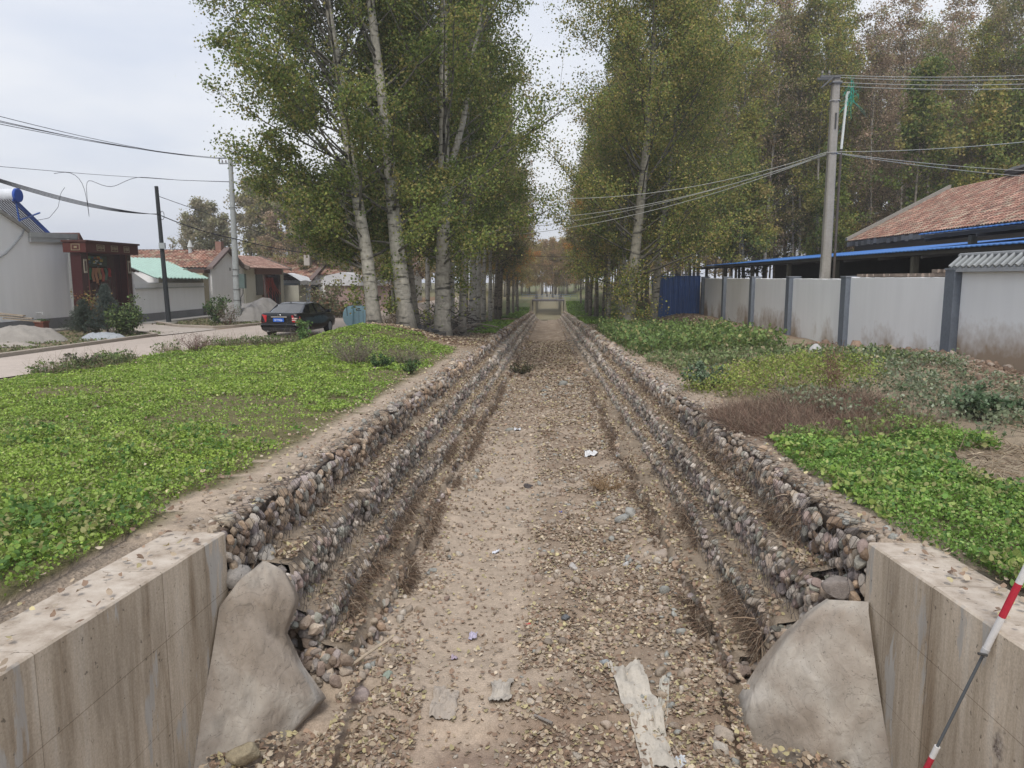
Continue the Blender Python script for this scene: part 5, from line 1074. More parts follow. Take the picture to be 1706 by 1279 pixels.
# tubes slope away from the tank along the roof, towards +y
b = MB(); wdt = np.linspace(0, -2.3, 20)
for w in wdt:
    b.tube([(XS+w*0+.02+w, c0[0]-.2, c0[1]-.2), (XS+w+.02, lowy, lowz)], .035, 6, (.05, .045, .06))
b.build('vacuum_tubes', M['gloss'], t2)
b = MB()
for w in (.12, -2.4): b.prism([(XS+w, c0[0]-.2, c0[1]-.1), (XS+w, lowy, lowz+.02), (XS+w, lowy-.1, lowz-.1), (XS+w, c0[0]-.3, c0[1]-.28)], (-.04, 0, 0), (.02, .06, .26))
b.tube([(XS+.1, c0[0]-.1, c0[1]-.2), (XS+.1, c0[0]+.05, yz(22, 368, XS)[1])], .04, 6, (.02, .07, .28)); b.tube([(XS+.1, c0[0]+.05, yz(22, 366, XS)[1]), (XS+.1, c0[0]+1.5, yz(45, 352, XS)[1])], .04, 6, (.02, .07, .28)); b.build('frame', M['metal'], t2)
# gatehouse
t = house('gatehouse', 'dark red village gateway with prayer flags and key-pattern frieze beside the white house', 'gateway')
XG = -21.9; ga = yz(143, 540, XG); gb = yz(225, 540, XG); y0g, y1g = ga[0], gb[0]; zt0 = yz(148, 421, XG)[1]; zt1 = yz(148, 404, XG)[1]
RED = (.050, .012, .012); DR = (.045, .010, .012)
b = MB(); b.box((-23.48, 36.95, -1.2), (XG-.3, 37.15, zt0-.55)); b.box((-23.48, 36.9, zt0-.547), (XG-.3, 37.2, zt0-.45)); b.build('side_wall', HW, t)
for ya_, yb_, yy_ in ((y0g, y0g+.55, y0g+.5), (y1g-.5, y1g, y1g-.46)):
    b = MB(); b.box((XG-.5, ya_, -1.2), (XG, yb_, zt0), RED); b.box((XG+.002, yy_-.02, -1.2), (XG+.03, yy_+.02, zt0), (.16, .06, .055)); b.build('jamb', M['gloss'], t)
b = MB(); b.box((XG-.4, y0g+.55, -1.2), (XG-.3, y1g-.5, zt0), DR)
for k in range(9): yy_ = y0g+.6+k*(y1g-y0g-1.15)/8.2; b.box((XG-.3, yy_, -.9), (XG-.285, yy_+.03, zt0-.9), (.07, .018, .018))
for k in range(4): b.box((XG-.3, y0g+2.0+.25*k, 1.0), (XG-.28, y0g+2.06+.25*k, 1.06), (.3, .22, .12))
b.build('door', M['gloss'], t)
b = MB(); b.box((XG-.75, y0g-.12, zt0+.003), (XG+.35, y1g+.15, zt1), (.085, .024, .02)); b.box((XG-.8, y0g-.17, zt1+.003), (XG+.42, y1g+.22, zt1+.09), (.08, .035, .03)); b.box((XG-1.6, y0g+1.6, zt0-.3), (XG-.5, y1g, zt0-.003), (.05, .03, .028)); b.build('canopy', M['paint'], t)
GOLD = (.27, .22, .14)
def key_panel(mb, y, z, w, h, x):
    e = .018
    for (a0, b0, a1, b1) in ((0, 0, 1, .09), (0, .91, 1, 1), (0, .09, .06, .91), (.94, .09, 1, .91), (.16, .25, .22, .75), (.22, .69, .42, .75), (.36, .35, .42, .69), (.27, .35, .36, .42), (.5, .2, .55, .8), (.62, .25, .68, .75), (.68, .69, .86, .75), (.80, .35, .86, .69), (.74, .35, .80, .42)):
        mb.box((x, y+a0*w, z+b0*h), (x+e, y+a1*w, z+b1*h), GOLD)
hh = (zt1-zt0)*.62; zz_ = zt0+(zt1-zt0)*.2
for (pa, pb) in ((161, 174), (185, 196), (206, 215)):
    a_ = yz(pa, 412, XG+.36)[0]; b_ = yz(pb, 412, XG+.36)[0]; b = MB(); key_panel(b, a_, zz_, b_-a_, hh, XG+.352); b.build('key_pattern', M['paint'], t)
b = MB()
xk = XG-1.35
b = MB()
for q in range(1):
    P0 = (XG-.35, y0g-.14, zz_); b.box((P0[0], P0[1], zz_), (P0[0]+.42, P0[1]+.018, zz_+.03), GOLD); b.box((P0[0], P0[1], zz_+hh-.03), (P0[0]+.42, P0[1]+.018, zz_+hh), GOLD); b.box((P0[0], P0[1], zz_+.03), (P0[0]+.03, P0[1]+.018, zz_+hh-.03), GOLD); b.box((P0[0]+.39, P0[1], zz_+.03), (P0[0]+.42, P0[1]+.018, zz_+hh-.03), GOLD); b.box((P0[0]+.14, P0[1], zz_+.1), (P0[0]+.28, P0[1]+.018, zz_+hh-.1), GOLD)
b.build('key_pattern', M['paint'], t)
b = MB()
for yy_ in (y0g+.12, y1g-.38):
    b.box((XG+.031, yy_, zt0-.95), (XG+.05, yy_+.26, zt0-.3), (.42, .38, .30)); b.box((XG+.051, yy_+.06, zt0-.86), (XG+.056, yy_+.20, zt0-.40), (.10, .07, .06))
b.build('jamb_plaque', M['paint'], t)
b = MB(); yb0 = y0g+.75; wb = 1.75; zb0 = zt0-.62; b.box((XG-.28, yb0, zb0), (XG-.22, yb0+wb, zb0+.50), (.05, .07, .05))
r = np.random.default_rng(12)
for k in range(26):
    a_, c_ = r.random(), r.random(); b.box((XG-.215, yb0+.05+a_*(wb-.5), zb0+.04+c_*.36), (XG-.205+.002*k/26, yb0+.15+a_*(wb-.5)+.2*r.random(), zb0+.08+c_*.36+.06*r.random()), [(.40, .32, .06), (.10, .20, .10), (.36, .40, .42), (.06, .12, .18), (.35, .12, .05)][k % 5])
b.build('painted_lintel', M['paint'], t)
FC = [(.03, .13, .06), (.30, .15, .09), (.33, .17, .10), (.30, .21, .11), (.30, .08, .06), (.07, .13, .10), (.28, .04, .04)]
for k, c_ in enumerate(FC):
    b = MB(); yy_ = yb0+.02+k*.27; P = [(XG-.5, yy_, zb0-.08), (XG-.5+.02, yy_+.21, zb0-.08)]; n = 6; G_ = np.array([[(XG-.14+.03*math.sin(j*1.3+k), yy_+q*(1-.0*j)+(.10*j/n if k > 5 else 0), zb0-.08-j*(.85 if k < 5 else .65)/n*(.8+.25*((k*7) % 3)/2)) for q in (0, .1, .21)] for j in range(n)]); b.grid(G_, c_); b.grid(G_[::-1]-[.012, 0, 0], c_)
    tag(b.build('prayer_flag', M['fabric']), 'hanging gate flag, '+['leftmost, dark green', 'orange, second from left', 'orange-tan, third from left', 'tan, fourth from left', 'red, fifth from left', 'grey-green, sixth from left', 'rightmost, small red'][k], 'flag', 'flags over the red gate')
# white shed with pale green sheet roof
t = house('green_roofed_shed', 'white shed with a pale green corrugated roof behind the tarred pole', 'shed')
XS = -21.95; a = yz(229, 543, XS)[0]; c = yz(343, 530, XS)[0]
ze = yz(343, 462, XS+.4)[1]; zm = yz(343, 477, XS)[1]
b = MB(); b.box((XS-3.5, a, -1.2), (XS, c, zm+.25)); b.build('wall', HW, t)
b = MB(); b.box((XS, a, -1.2), (XS+.06, c+.02, VZ+.5), (.20, .20, .205)); b.box((XS+.0, a-.4, -1.2), (XS+1.0, c+.4, VZ+.08), (.36, .34, .31)); b.build('plinth', M['concrete'], t)
b = MB(); b.box((XS+.002, a, zm-.05), (XS+.07, c+.05, zm+.02), (.48, .48, .47)); b.box((XS+.002, a+(c-a)*.42, VZ+.4), (XS+.03, a+(c-a)*.42+.05, zm-.06), (.40, .40, .40)); b.build('string_course', M['concrete'], t)
b = MB(); b.box((XS-.02, c-.4, VZ-.2), (XS+.02+.07, c-.1, VZ+.62), (.03, .03, .035)); b.build('drain_hatch', M['metal'], t)
r0_ = onx(258, 462, XS+.4); r1_ = onx(348, 463.5, XS+.4); r2_ = onx(283, 430, XS-3.9); r3_ = onx(180, 428, XS-3.9)
b = MB(); n = 140; s = np.linspace(0, 1, n)[:, None]; wv = np.zeros((n, 3)); wv[:, 2] = .02*np.sign(np.sin(np.arange(n)*.7))
lo = r0_+(r1_-r0_)*s+wv; hi = r3_+(r2_-r3_)*s+wv; b.grid(np.stack([lo, hi], 0), (.36, .52, .44)); b.grid(np.stack([lo-[0, 0, .05], lo], 0), (.38, .55, .47)); b.grid(np.stack([hi-[0, 0, .05], lo-[0, 0, .05]], 0), (.18, .2, .19)); b.grid(np.stack([hi-[0, 0, .9], hi], 0), (.25, .16, .13)); b.build('roof', M['metal'], t)
b = MB(); b.prism([(XS-.05, a, zm+.253), (XS-.05, a+1.6, zm+.253), (XS-.05, a, zm+.85)], (-.2, 0, 0)); b.build('side_gable', HW, t)
# low tiled house line behind the shed, and gable houses down the road
def gable_house(label, x, ya_, yb_, ze, zp, depth, wallm, name='gable_house', seed=0, wx=None):
    t = house(name, label); ym = (ya_+yb_)/2
    b = MB(); b.prism([(x, ya_, -1.3), (x, yb_, -1.3), (x, yb_, ze), (x, ym, zp), (x, ya_, ze)], (-depth, 0, 0)); b.build('wall', wallm, t)
    b = MB(); ov = .18
    up = np.array((0, ym-ya_, zp-ze)); tile_roof(b, (x+ov, ya_-.25, ze-.25*(zp-ze)/(ym-ya_)+.12), (x-depth, ya_-.25, ze-.25*(zp-ze)/(ym-ya_)+.12), up*1.08, 11, .26, TIL, amp=.03, step=.05, seed=seed)
    b.grid(np.array([[(x+ov, ym, zp+.14), (x-depth, ym, zp+.14)], [(x+ov, yb_+.3, ze+.0), (x-depth, yb_+.3, ze+.0)]])[::-1], (.3, .17, .13)); b.build('roof', M['tile'], t)
    b = MB()
    for (p, q) in (((ya_-.3, ze-.1), (ym, zp+.1)), ((ym, zp+.1), (yb_+.3, ze-.1))):
        b.prism([(x+.24, p[0], p[1]), (x+.24, q[0], q[1]), (x+.24, q[0], q[1]+.16), (x+.24, p[0], p[1]+.16)], (-.4, 0, 0), (.17, .13, .12))
    b.build('verge', M['concrete'], t)
    return t
g0 = yz(352, 446, -21.9); g1 = yz(404, 447, -21.9); pk = yz(379, 421, -21.9)
t = gable_house('white gable-ended house with a red tile roof directly behind the round concrete pole', -21.9, g0[0], g1[0], g0[1], pk[1]+.1, 9, HW, seed=2)
b = MB(); b.box((-22.6, pk[0]-.3, pk[1]-.2), (-22.2, pk[0]+.15, pk[1]+.75), (.26, .15, .12)); b.build('chimney', M['stone'], t)
b = MB(); b.box((-21.9, pk[0]+.2, pk[1]-1.2), (-21.87, pk[0]+.32, pk[1]-1.0), (.05, .05, .05)); b.build('vent', M['metal'], t)
b = MB(); b.tube([(-24.2, pk[0]-.6, pk[1]-.1), (-24.2, pk[0]-.6, pk[1]+.35), (-24.2, pk[0]-.6, pk[1]+.36), (-24.2, pk[0]-.6, pk[1]+.85)], [.13, .13, .2, .03], 10, (.45, .46, .46)); b.build('roof_cowl', M['metal'], t)
t = house('ochre_wall', 'ochre rendered side wall between the green-roofed shed and the white gable', 'wall')
b = MB(); b.box((-25, c+.2, -1.2), (-22.1, g0[0]-.05, g0[1]-.35)); b.build('render', YW, t); b = MB(); b.box((-25, c+.2, g0[1]-.347), (-22.0, g0[0]-.02, g0[1]-.1), (.10, .055, .045)); b.build('coping', M['tile'], t)
# cream courtyard wall with tiled gate lodge
t = house('gate_lodge', 'cream courtyard wall and tile-roofed lodge with a dark red gate hung with red streamers', 'gateway')
XC = -21.8; a = g1[0]+.05; c = yz(472, 520, XC)[0]; zc = yz(440, 447, XC)[1]; d0 = yz(441, 520, XC)[0]; d1 = yz(469, 520, XC)[0]
for q_ in ((a, d0), (d1, c+.4)): b = MB(); b.box((XC-3.2, q_[0], -1.3), (XC, q_[1], zc)); b.build('wall', CW, t)
b = MB(); b.box((XC-.5, d0, -1.2), (XC-.4, d1, zc), (.05, .012, .012)); b.box((XC-.4, d0, -1.2), (XC+.03, d0+.35, zc-.5), (.12, .025, .022)); b.box((XC-.4, d1-.5, -1.2), (XC+.03, d1, zc-.5), (.03, .01, .01)); b.build('gate', M['gloss'], t)
b = MB(); b.box((XC+.002, d0-1.7, zc-.45), (XC+.14, d1+.1, zc-.003), (.22, .12, .10)); b.box((XC+.002, d0-1.55, zc-2.0), (XC+.10, d0-.35, zc-.453), (.12, .12, .11)); b.build('lintel', M['stone'], t)
b = MB(); n = 90; P = np.stack([np.full(n, XC-.3), rng.uniform(d0+.5, d1-.8, n), np.full(n, zc-.7)], -1); ribbons(b, P, rng.normal(size=(n, 3))*[.05, .12, .1]+[0, 0, -1], rng.uniform(.5, 1.3, n), .06, (.45, .06, .03), seg=3); b.build('streamers', M['fabric'], t)
b = MB(); ov = .45; tile_roof(b, (XC+ov, a-.15, zc+.0), (XC+ov, c+.9, zc+.0), (-2.6, 0, 1.0), 8, .26, [(.40, .25, .20), (.34, .20, .16), (.46, .31, .25)], amp=.03, step=.05, seed=9); b.grid(np.array([[(XC+ov-2.6, a-.15, zc+1.), (XC+ov-2.6, c+.9, zc+1.)], [(XC-4.6, a-.15, zc), (XC-4.6, c+.9, zc)]]), (.3, .17, .13)); b.build('roof', M['tile'], t)
for yv in (a-.3, c+.9): b = MB(); b.prism([(XC+ov+.05, yv, zc-.14), (XC+ov-2.6, yv, zc+.88), (XC-4.6, yv, zc-.14), (XC-4.6, yv, zc+.02), (XC+ov-2.6, yv, zc+1.14), (XC+ov+.05, yv, zc+.1)], (0, .16, 0), (.17, .14, .12)); b.build('verge', M['concrete'], t)
b = MB(); b.tube([(XC+.012, a+3.4, -.5), (XC+.012, a+3.3, 1.5), (XC+.012, a+3.35, 2.1)], [.16, .10, .02], 6, (.12, .07, .05)); b.build('soot_stain', M['paint'], t)
# next house: tile slope towards the camera, bluish store front, white gable
XD = -20.6; g0 = yz(524, 467, XD); g1 = yz(546, 463, XD); pk = yz(529, 444, XD)
t = gable_house('white gable-ended house with a pale red roof right of the tiled lodge', XD, g0[0]-1.2, g0[0]+7.5, g0[1]-.0, pk[1]+.1, 12, HW, seed=5)
b = MB(); y_ = g0[0]-1.3; 
b = MB(); b.box((XD-9, y_-1.2, -1.2), (XD+.1, y_-.05, g0[1]-.25)); b.build('porch_wall', mat_plaster('bluish_render', (.46, .52, .60), -1, 0), t)
b = MB(); b.box((XD-.9, pk[0]-1, pk[1]+.1), (XD-.4, pk[0]-.5, pk[1]+1.), (.40, .36, .32)); b.build('chimney', M['stone'], t)
b = MB(); b.box((XD, pk[0]+2.5, .1), (XD+.05, pk[0]+3.4, 1.2), (.35, .33, .25)); b.box((XD+.053, pk[0]+2.62, .22), (XD+.06, pk[0]+3.28, 1.08), (.06, .06, .05)); b.build('window', M['paint'], t)
t = thing('covered_stack', 'low cream brick store covered with a white sheet right of the red gate', 'covered store'); t['_at'] = [0., 0., 0.]
ya_ = d1+.9; b = MB(); b.box((XC-1.5, ya_, -1.2), (XC+1.2, ya_+8.5, 1.15), (.40, .39, .33)); b.box((XC+1.202, ya_, .55), (XC+1.23, ya_+8.5, .62), (.25, .24, .2)); b.build('wall', M['concrete'], t)
n = 40; m = 12; yy, xx = np.meshgrid(np.linspace(ya_-.2, ya_+8.8, n), np.linspace(XC-1.6, XC+1.4, m)); zz_ = 1.3+1.0*np.clip(1-((xx-XC+.3)/2.1)**2, 0, 1)*(.55+.5*vn(yy*.6, xx*.6, 230))*(1-.6*sst(ya_+5, ya_+9, yy))+.12*fbm(yy*1.5, xx*1.5, 231)
G_ = np.stack([xx, yy, zz_], -1); b = MB(); b.grid(G_, (.62, .62, .63)); b.grid(np.stack([G_[-1]-[-.02, 0, .35], G_[-1]], 0), (.6, .6, .6)); b.build('sheet', M['fabric'], t, smooth=True)
b = MB(); b.tube([(XC+1.5, ya_+8.3, -.8), (XC+1.45, ya_+8.3, 1.2)], .12, 8, (.10, .05, .05)); b.tube([(XC+1.45, ya_+8.2, .1), (XC+1.4, ya_+5.6, 1.3)], .05, 6, (.10, .09, .09)); b.build('props', M['wood'], t)
XE = -17.6; q0 = yz(549, 460, XE); q1 = yz(572, 460, XE)
t = gable_house('further white house with a tiled roof partly behind the autumn bushes', XE-.4, 68, 76, 2.0, 3.5, 9, HW, seed=7)
b = MB(); b.box((XE-.4, 66.2, -1.3), (XE-.3, 67.6, 1.9), (.14, .03, .025)); b.build('door', M['gloss'], t)
t = thing('brick_store', 'pinkish low store with a white sheet roof seen between the big trunks', 'store'); t['_at'] = [0., 0., 0.]
ps = ony(605, 505, 58); b = MB(); b.box((ps[0]-2.6, 57, -1.3), (ps[0]+2.2, 61, 1.2), (.34, .25, .23)); b.build('wall', M['stone'], t); b = MB(); b.prism([(ps[0]-2.8, 56.8, 1.2), (ps[0]+2.4, 56.8, 1.2), (ps[0]+2.2, 56.8, 1.35), (ps[0]-1.2, 56.8, 2.2), (ps[0]-2.6, 56.8, 1.9)], (0, 4.4, 0), (.6, .6, .62)); b.build('sheet_roof', M['fabric'], t)
t = gable_house('distant white house showing between the trunks of the big poplars', -14.6, 80, 88, 1.8, 3.2, 10, HW, seed=8)
# ------------------------------------------------------------------ sheeted heaps
def heap(name, label, x, y, rx, ry, h, c, seed, cat='tarpaulin', rz=0., fold=1., power=1.6):
    power = power*1.5; m = 70; u, v = np.meshgrid(np.linspace(-1, 1, m), np.linspace(-1, 1, m)); ang = np.arctan2(v, u); rr = np.sqrt(u*u+v*v); k = 1/np.maximum(np.abs(np.cos(ang)), np.abs(np.sin(ang))); uu, vv = u/k*1., v/k*1.; rr = np.sqrt(uu**2+vv**2)
    ed = 1+.28*fbm(ang*1.2, 0*ang+seed, 240+seed); X_ = uu*rx*ed; Y_ = vv*ry*ed; cx_, sx_ = math.cos(rz), math.sin(rz); xw = x+X_*cx_-Y_*sx_; yw = y+X_*sx_+Y_*cx_
    Z_ = land(xw, yw)+.015+h*(1-np.clip(rr, 0, 1)**power)*(.5+.9*vn(xw*.9, yw*.9, 241+seed))+fold*.22*np.abs(fbm(xw*1.9+yw*1.1, yw*1.6-xw, 242+seed, 4))*(1.1-rr**3)+fold*.07*np.abs(fbm(xw*5, yw*4, 243+seed))*(1.05-rr**3)
    b = MB(); b.grid(np.stack([xw, yw, Z_], -1), np.array(c)*(1+.25*fbm(xw*1.2, yw*1.2, 244+seed))[..., None]); return tag(b.build(name, M['fabric'], smooth=True), label, cat)
heap('tarpaulin_heap', 'grey sheet draped over a heap at the lower left edge of the yard', px_((18, 565), 28.3), 28.3, 2.0, 1.8, .7, (.30, .275, .245), 1)
heap('tarpaulin_heap', 'thin sheet lying folded flat in front of the grey draped heap', px_((0, 583), 26.3), 26.3, 1.5, .7, .12, (.36, .32, .28), 2)
heap('tarpaulin_heap', 'crumpled silver-grey sheet under the gateway planting by the kerb', px_((172, 566), 29.4), 29.4, .95, .6, .28, (.34, .36, .38), 3, fold=1.5)
heap('tarpaulin_heap', 'tall grey sheeted heap between the round pole and the car', px_((418, 530), 44.5), 44.5, 2.2, 3.0, 1.15, (.25, .235, .22), 4, power=1.6, fold=1.6)
b = MB(); p = ony(10, 523, 29.6); 
for q in range(3): b.obox((p[0]+.25*q, 29.6+.1*q, float(p[2])+.0-.12*q), (1.3, .3, .05), .3+.1*q, ry=.12, c=(.30, .25, .19))
tag(b.build('plank_pile', M['wood']), 'loose boards resting on top of the grey draped heap', 'boards')
b = MB(); p = onu(1357, 612, 1.45); z = float(land(p[0], p[1])); V, F = ICO[3]; Vn = V*[.15, .12, .2]*(1+.30*fbm(V[:, 0]*2+5, V[:, 2]*2+V[:, 1], 250))[:, None]; b.add(Vn+[p[0], p[1], z+.15], F, (.42, .41, .40)); tag(b.build('rubble_sack', M['fabric'], smooth=True), 'pale grey lumpy sack lying on the heap below the chipped white wall', 'sack')
p0 = ony(1658, 702, 10.6); b = MB(); b.tube([p0+[-.17, .12, .07], p0+[0, 0, 0], p0+[.2, -.12, -.11]], .026, 10, (.10, .11, .13)); tag(b.build('plastic_pipe', M['metal']), 'short dark grey pipe sticking out of the mugwort near the right edge', 'pipe')
# ------------------------------------------------------------------ sedan
def car():
    t = thing('parked_car', 'black saloon car with a blue number plate parked on the village road, seen from behind', 'car', (0, 0, 0)); t['_at'] = [0., 0., 0.]
    BK = (.006, .007, .009); hw = .84
    def body(st, mb, c):
        # st: (y, halfwidth, zbot, zbelt, ztop)
        rows = []
        for (y, w, zb_, zt_, crown) in st:
            pr = [(0, zb_), (.80*w, zb_), (.95*w, zb_+.06), (1.0*w, zb_+.22), (1.01*w, (zb_+zt_)/2+.03), (.985*w, zt_-.06), (.93*w, zt_), (.75*w, zt_+crown*.6), (.4*w, zt_+crown), (0, zt_+crown*1.1)]
            L_ = [(-a, y, z) for a, z in pr]; Rr = [(a, y, z) for a, z in pr[::-1][1:]]; rows.append(L_+Rr)
        G_ = np.array(rows); mb.grid(G_, c); mb.add(G_[0], [list(range(G_.shape[1]))[::-1]], c); mb.add(G_[-1], [list(range(G_.shape[1]))], c)
    b = MB(); body([(0, .74, .36, .92, .0), (.02, .80, .30, .98, .015), (.10, .83, .24, 1.02, .02), (.35, .845, .22, 1.03, .025), (.80, .85, .22, 1.02, .03), (1.3, .855, .22, .98, .02), (2.2, .86, .22, .96, .02), (3.0, .86, .22, .95, .02), (3.35, .85, .22, .93, .03), (3.9, .84, .22, .86, .04), (4.25, .80, .26, .76, .04), (4.42, .70, .34, .66, .02)], b, BK)
    b.build('body', M['gloss'], t, smooth=True)
    b = MB(); body([(-.06, .72, .32, .50, 0), (-.05, .80, .30, .56, .0), (.02, .84, .28, .60, 0), (.12, .855, .26, .60, 0), (.42, .858, .26, .58, 0)], b, (.012, .012, .014)); b.build('rear_bumper', M['gloss'], t, smooth=True)
    # cabin: glass shell, then roof and pillars over it
    cs = [(.62, .70, 1.03), (1.28, .60, 1.36), (1.6, .575, 1.41), (2.2, .57, 1.425), (2.7, .585, 1.38), (3.42, .68, .98)]
    b = MB(); rows = []
    for (y, w, z) in cs:
        yb_ = np.clip(y, .72, 3.3); rows.append([(-.80, yb_, .97), (-w-.02, y, z-.03), (-w*.9, y, z), (0, y, z+.02), (w*.9, y, z), (w+.02, y, z-.03), (.80, yb_, .97)])
    b.grid(np.array(rows)); b.build('glasshouse', M['glass'], t, smooth=False)
    b = MB(); G_ = np.array([[(-w-.03, y, z-.035), (-w*.9, y, z+.012), (0, y, z+.035), (w*.9, y, z+.012), (w+.03, y, z-.035)] for (y, w, z) in cs[1:5]]); b.grid(G_, BK)
    for sg in (-1, 1):
        def pil_(y0_, y1_, yt0, yt1, zt_, wt):
            b.add([(sg*.815, y0_, .975), (sg*.815, y1_, .975), (sg*(wt+.035), yt1, zt_-.03), (sg*(wt+.035), yt0, zt_-.03)], [[0, 1, 2, 3], [3, 2, 1, 0]], BK)
        pil_(.70, 1.25, 1.2, 1.62, 1.375, .60); pil_(2.02, 2.12, 2.0, 2.1, 1.42, .575); pil_(3.22, 3.36, 2.66, 2.76, 1.375, .59)
        b.add([(sg*.74, .66, 1.035), (sg*.70, .70, 1.05), (sg*.60, 1.27, 1.375), (sg*.64, 1.24, 1.355)], [[0, 1, 2, 3], [3, 2, 1, 0]], BK)
    b.build('roof', M['gloss'], t, smooth=False)
    b = MB(); b.tube([(-.10, 1.45, 1.41), (-.10, 1.44, 1.46)], [.035, .02], 8, BK); b.build('aerial', M['gloss'], t)
    b = MB(); b.box((-.34, -.035, .85), (.34, .03, .895), (.75, .75, .76)); b.tube([(-.07, -.01, .94), (-.035, -.01, .965), (0, -.01, .93), (.035, -.01, .965), (.07, -.01, .94)], .007, 5, (.7, .7, .72)); b.build('chrome_trim', mat('chrome', (.75, .75, .76), .15, metal=1.), t)
    RL = mat('lamp_red', (.42, .015, .02), .2, coat=.6); WL = mat('lamp_white', (.75, .55, .52), .2, coat=.6)
    for sg in (-1, 1):
        b = MB(); P = [(sg*.54, -.02, .94), (sg*.57, -.025, .66), (sg*.80, -.005, .64), (sg*.875, .14, .70), (sg*.845, .12, .86), (sg*.76, .01, .97)]
        P = P if sg > 0 else P[::-1]; b.prism(P, (0, .06, 0)); l_ = b.build('tail_light', RL, t)
        b = MB()
        for z in (.725, .80): b.box((sg*.565, -.038, z), (sg*.80, -.02, z+.035), (.8, .6, .6))
        w_ = b.build('lamp_band', WL); w_.parent = l_
    PL = mat('plate_blue', (.01, .11, .52), .35); b = MB(); b.box((-.235, -.045, .67), (.235, -.03, .82)); pl = b.build('number_plate', PL, t); pl.location = (-.02, 0, 0)
    cu = bpy.data.curves.new('t', 'FONT'); cu.body = 'B·T7426'; cu.size = .125; cu.align_x = 'CENTER'; cu.extrude = .002; tmp = bpy.data.objects.new('t', cu); COL.objects.link(tmp); dg = bpy.context.evaluated_depsgraph_get(); me = bpy.data.meshes.new_from_object(tmp.evaluated_get(dg)); bpy.data.objects.remove(tmp)
    tx = bpy.data.objects.new('plate_characters', me); COL.objects.link(tx); me.materials.clear(); me.materials.append(mat('plate_white', (.75, .78, .8), .5)); tx.parent = pl; tx.rotation_euler = (math.pi/2, 0, 0); tx.location = (0, -.049, .70); tx.scale = (.8, 1, 1)
    for sg in (-1, 1):
        for yv in (.85, 3.45):
            b = MB(); x0_ = sg*.80; b.tube([(x0_-sg*.16, yv, .31), (x0_-sg*.14, yv, .31), (x0_+sg*.03, yv, .31), (x0_+sg*.055, yv, .31)], [.29, .315, .315, .29], 24, (.015, .015, .015)); w_ = b.build('wheel', mat('tyre', (.015, .015, .015), .85) if 'tyre' not in M else M['tyre'], t)
            b = MB(); b.tube([(x0_+sg*.05, yv, .31), (x0_+sg*.062, yv, .31)], [.20, .19], 20, (.42, .43, .44)); h_ = b.build('rim', M['metal']); h_.parent = w_
        b = MB(); b.obox((sg*.96, 3.05, 1.02), (.2, .1, .13), c=BK); b.obox((sg*.86, 3.07, .97), (.1, .05, .05), c=BK); b.build('mirror', M['gloss'], t)
        b = MB(); b.box((sg*.86, 1.55, .80), (sg*.882, 1.72, .825), BK); b.box((sg*.865, 2.55, .79), (sg*.887, 2.72, .815), BK); b.build('door_handle', M['gloss'], t)
    b = MB(); b.box((-.55, -.03, .25), (-.42, .12, .31), (.1, .1, .1)); b.tube([(-.5, -.06, .27), (-.5, .3, .27)], .03, 8, (.2, .2, .2)); b.build('exhaust', M['metal'], t)
    return t
ct = car(); ct.location = (-11.15, 31.2, float(land(-11.2, 32))+.035); ct.rotation_euler = (0, 0, R(-5))
# light blue bin behind the first trunk
t = thing('metal_bin', 'light blue metal bin with rounded side plate behind the foot of the leftmost poplar', 'bin'); t['_at'] = [0., 0., 0.]
pc = ony(590, 545, 35.5); zg = -.47; k = np.linspace(0, math.pi, 14); LB = (.45, .70, .78)
b = MB(); P = [(pc[0]-.42+.40*(1-1)+.0, 35.2, zg)]
side = [(pc[0]-.10-.34*math.sin(a), 35.2, zg+.48-.48*math.cos(a)) for a in k]; side = [(pc[0], 35.2, zg)]+side+[(pc[0], 35.2, zg+.96)]
b.prism(side, (0, .05, 0), LB); b.box((pc[0]+.0, 35.15, zg), (pc[0]+.06, 35.35, zg+.98), (.28, .50, .58)); b.tube([(pc[0]-.25, 35.18, zg+1.0), (pc[0]-.22, 35.16, zg+.5)], .015, 5, (.05, .08, .1)); b.build('side_plate', M['metal'], t)
b = MB(); b.box((pc[0]+.062, 35.25, zg+.0), (pc[0]+.70, 36.0, zg+.95), (.46, .71, .79)); b.box((pc[0]+.2, 35.235, zg+.73), (pc[0]+.42, 35.248, zg+.76), (.04, .06, .07)); b.box((pc[0]+.26, 35.235, zg+.80), (pc[0]+.36, 35.248, zg+.86), (.04, .06, .07))
for xx in (.3, .5): b.box((pc[0]+xx, 35.24, zg+.05), (pc[0]+xx+.015, 35.249, zg+.75), (.13, .28, .33))
b.build('body', M['metal'], t)
b = MB(); G_ = np.array([[(pc[0]-.25+.5*f, 35.3+q, zg+.98+.22*math.sin(1.57*(1-f)**.7)) for q in (0, .9)] for f in np.linspace(0, 1, 9)]); b.grid(G_, (.42, .42, .40)); b.grid(G_[::-1]-[0, 0, .02], (.3, .3, .28)); b.build('lid', M['metal'], t)
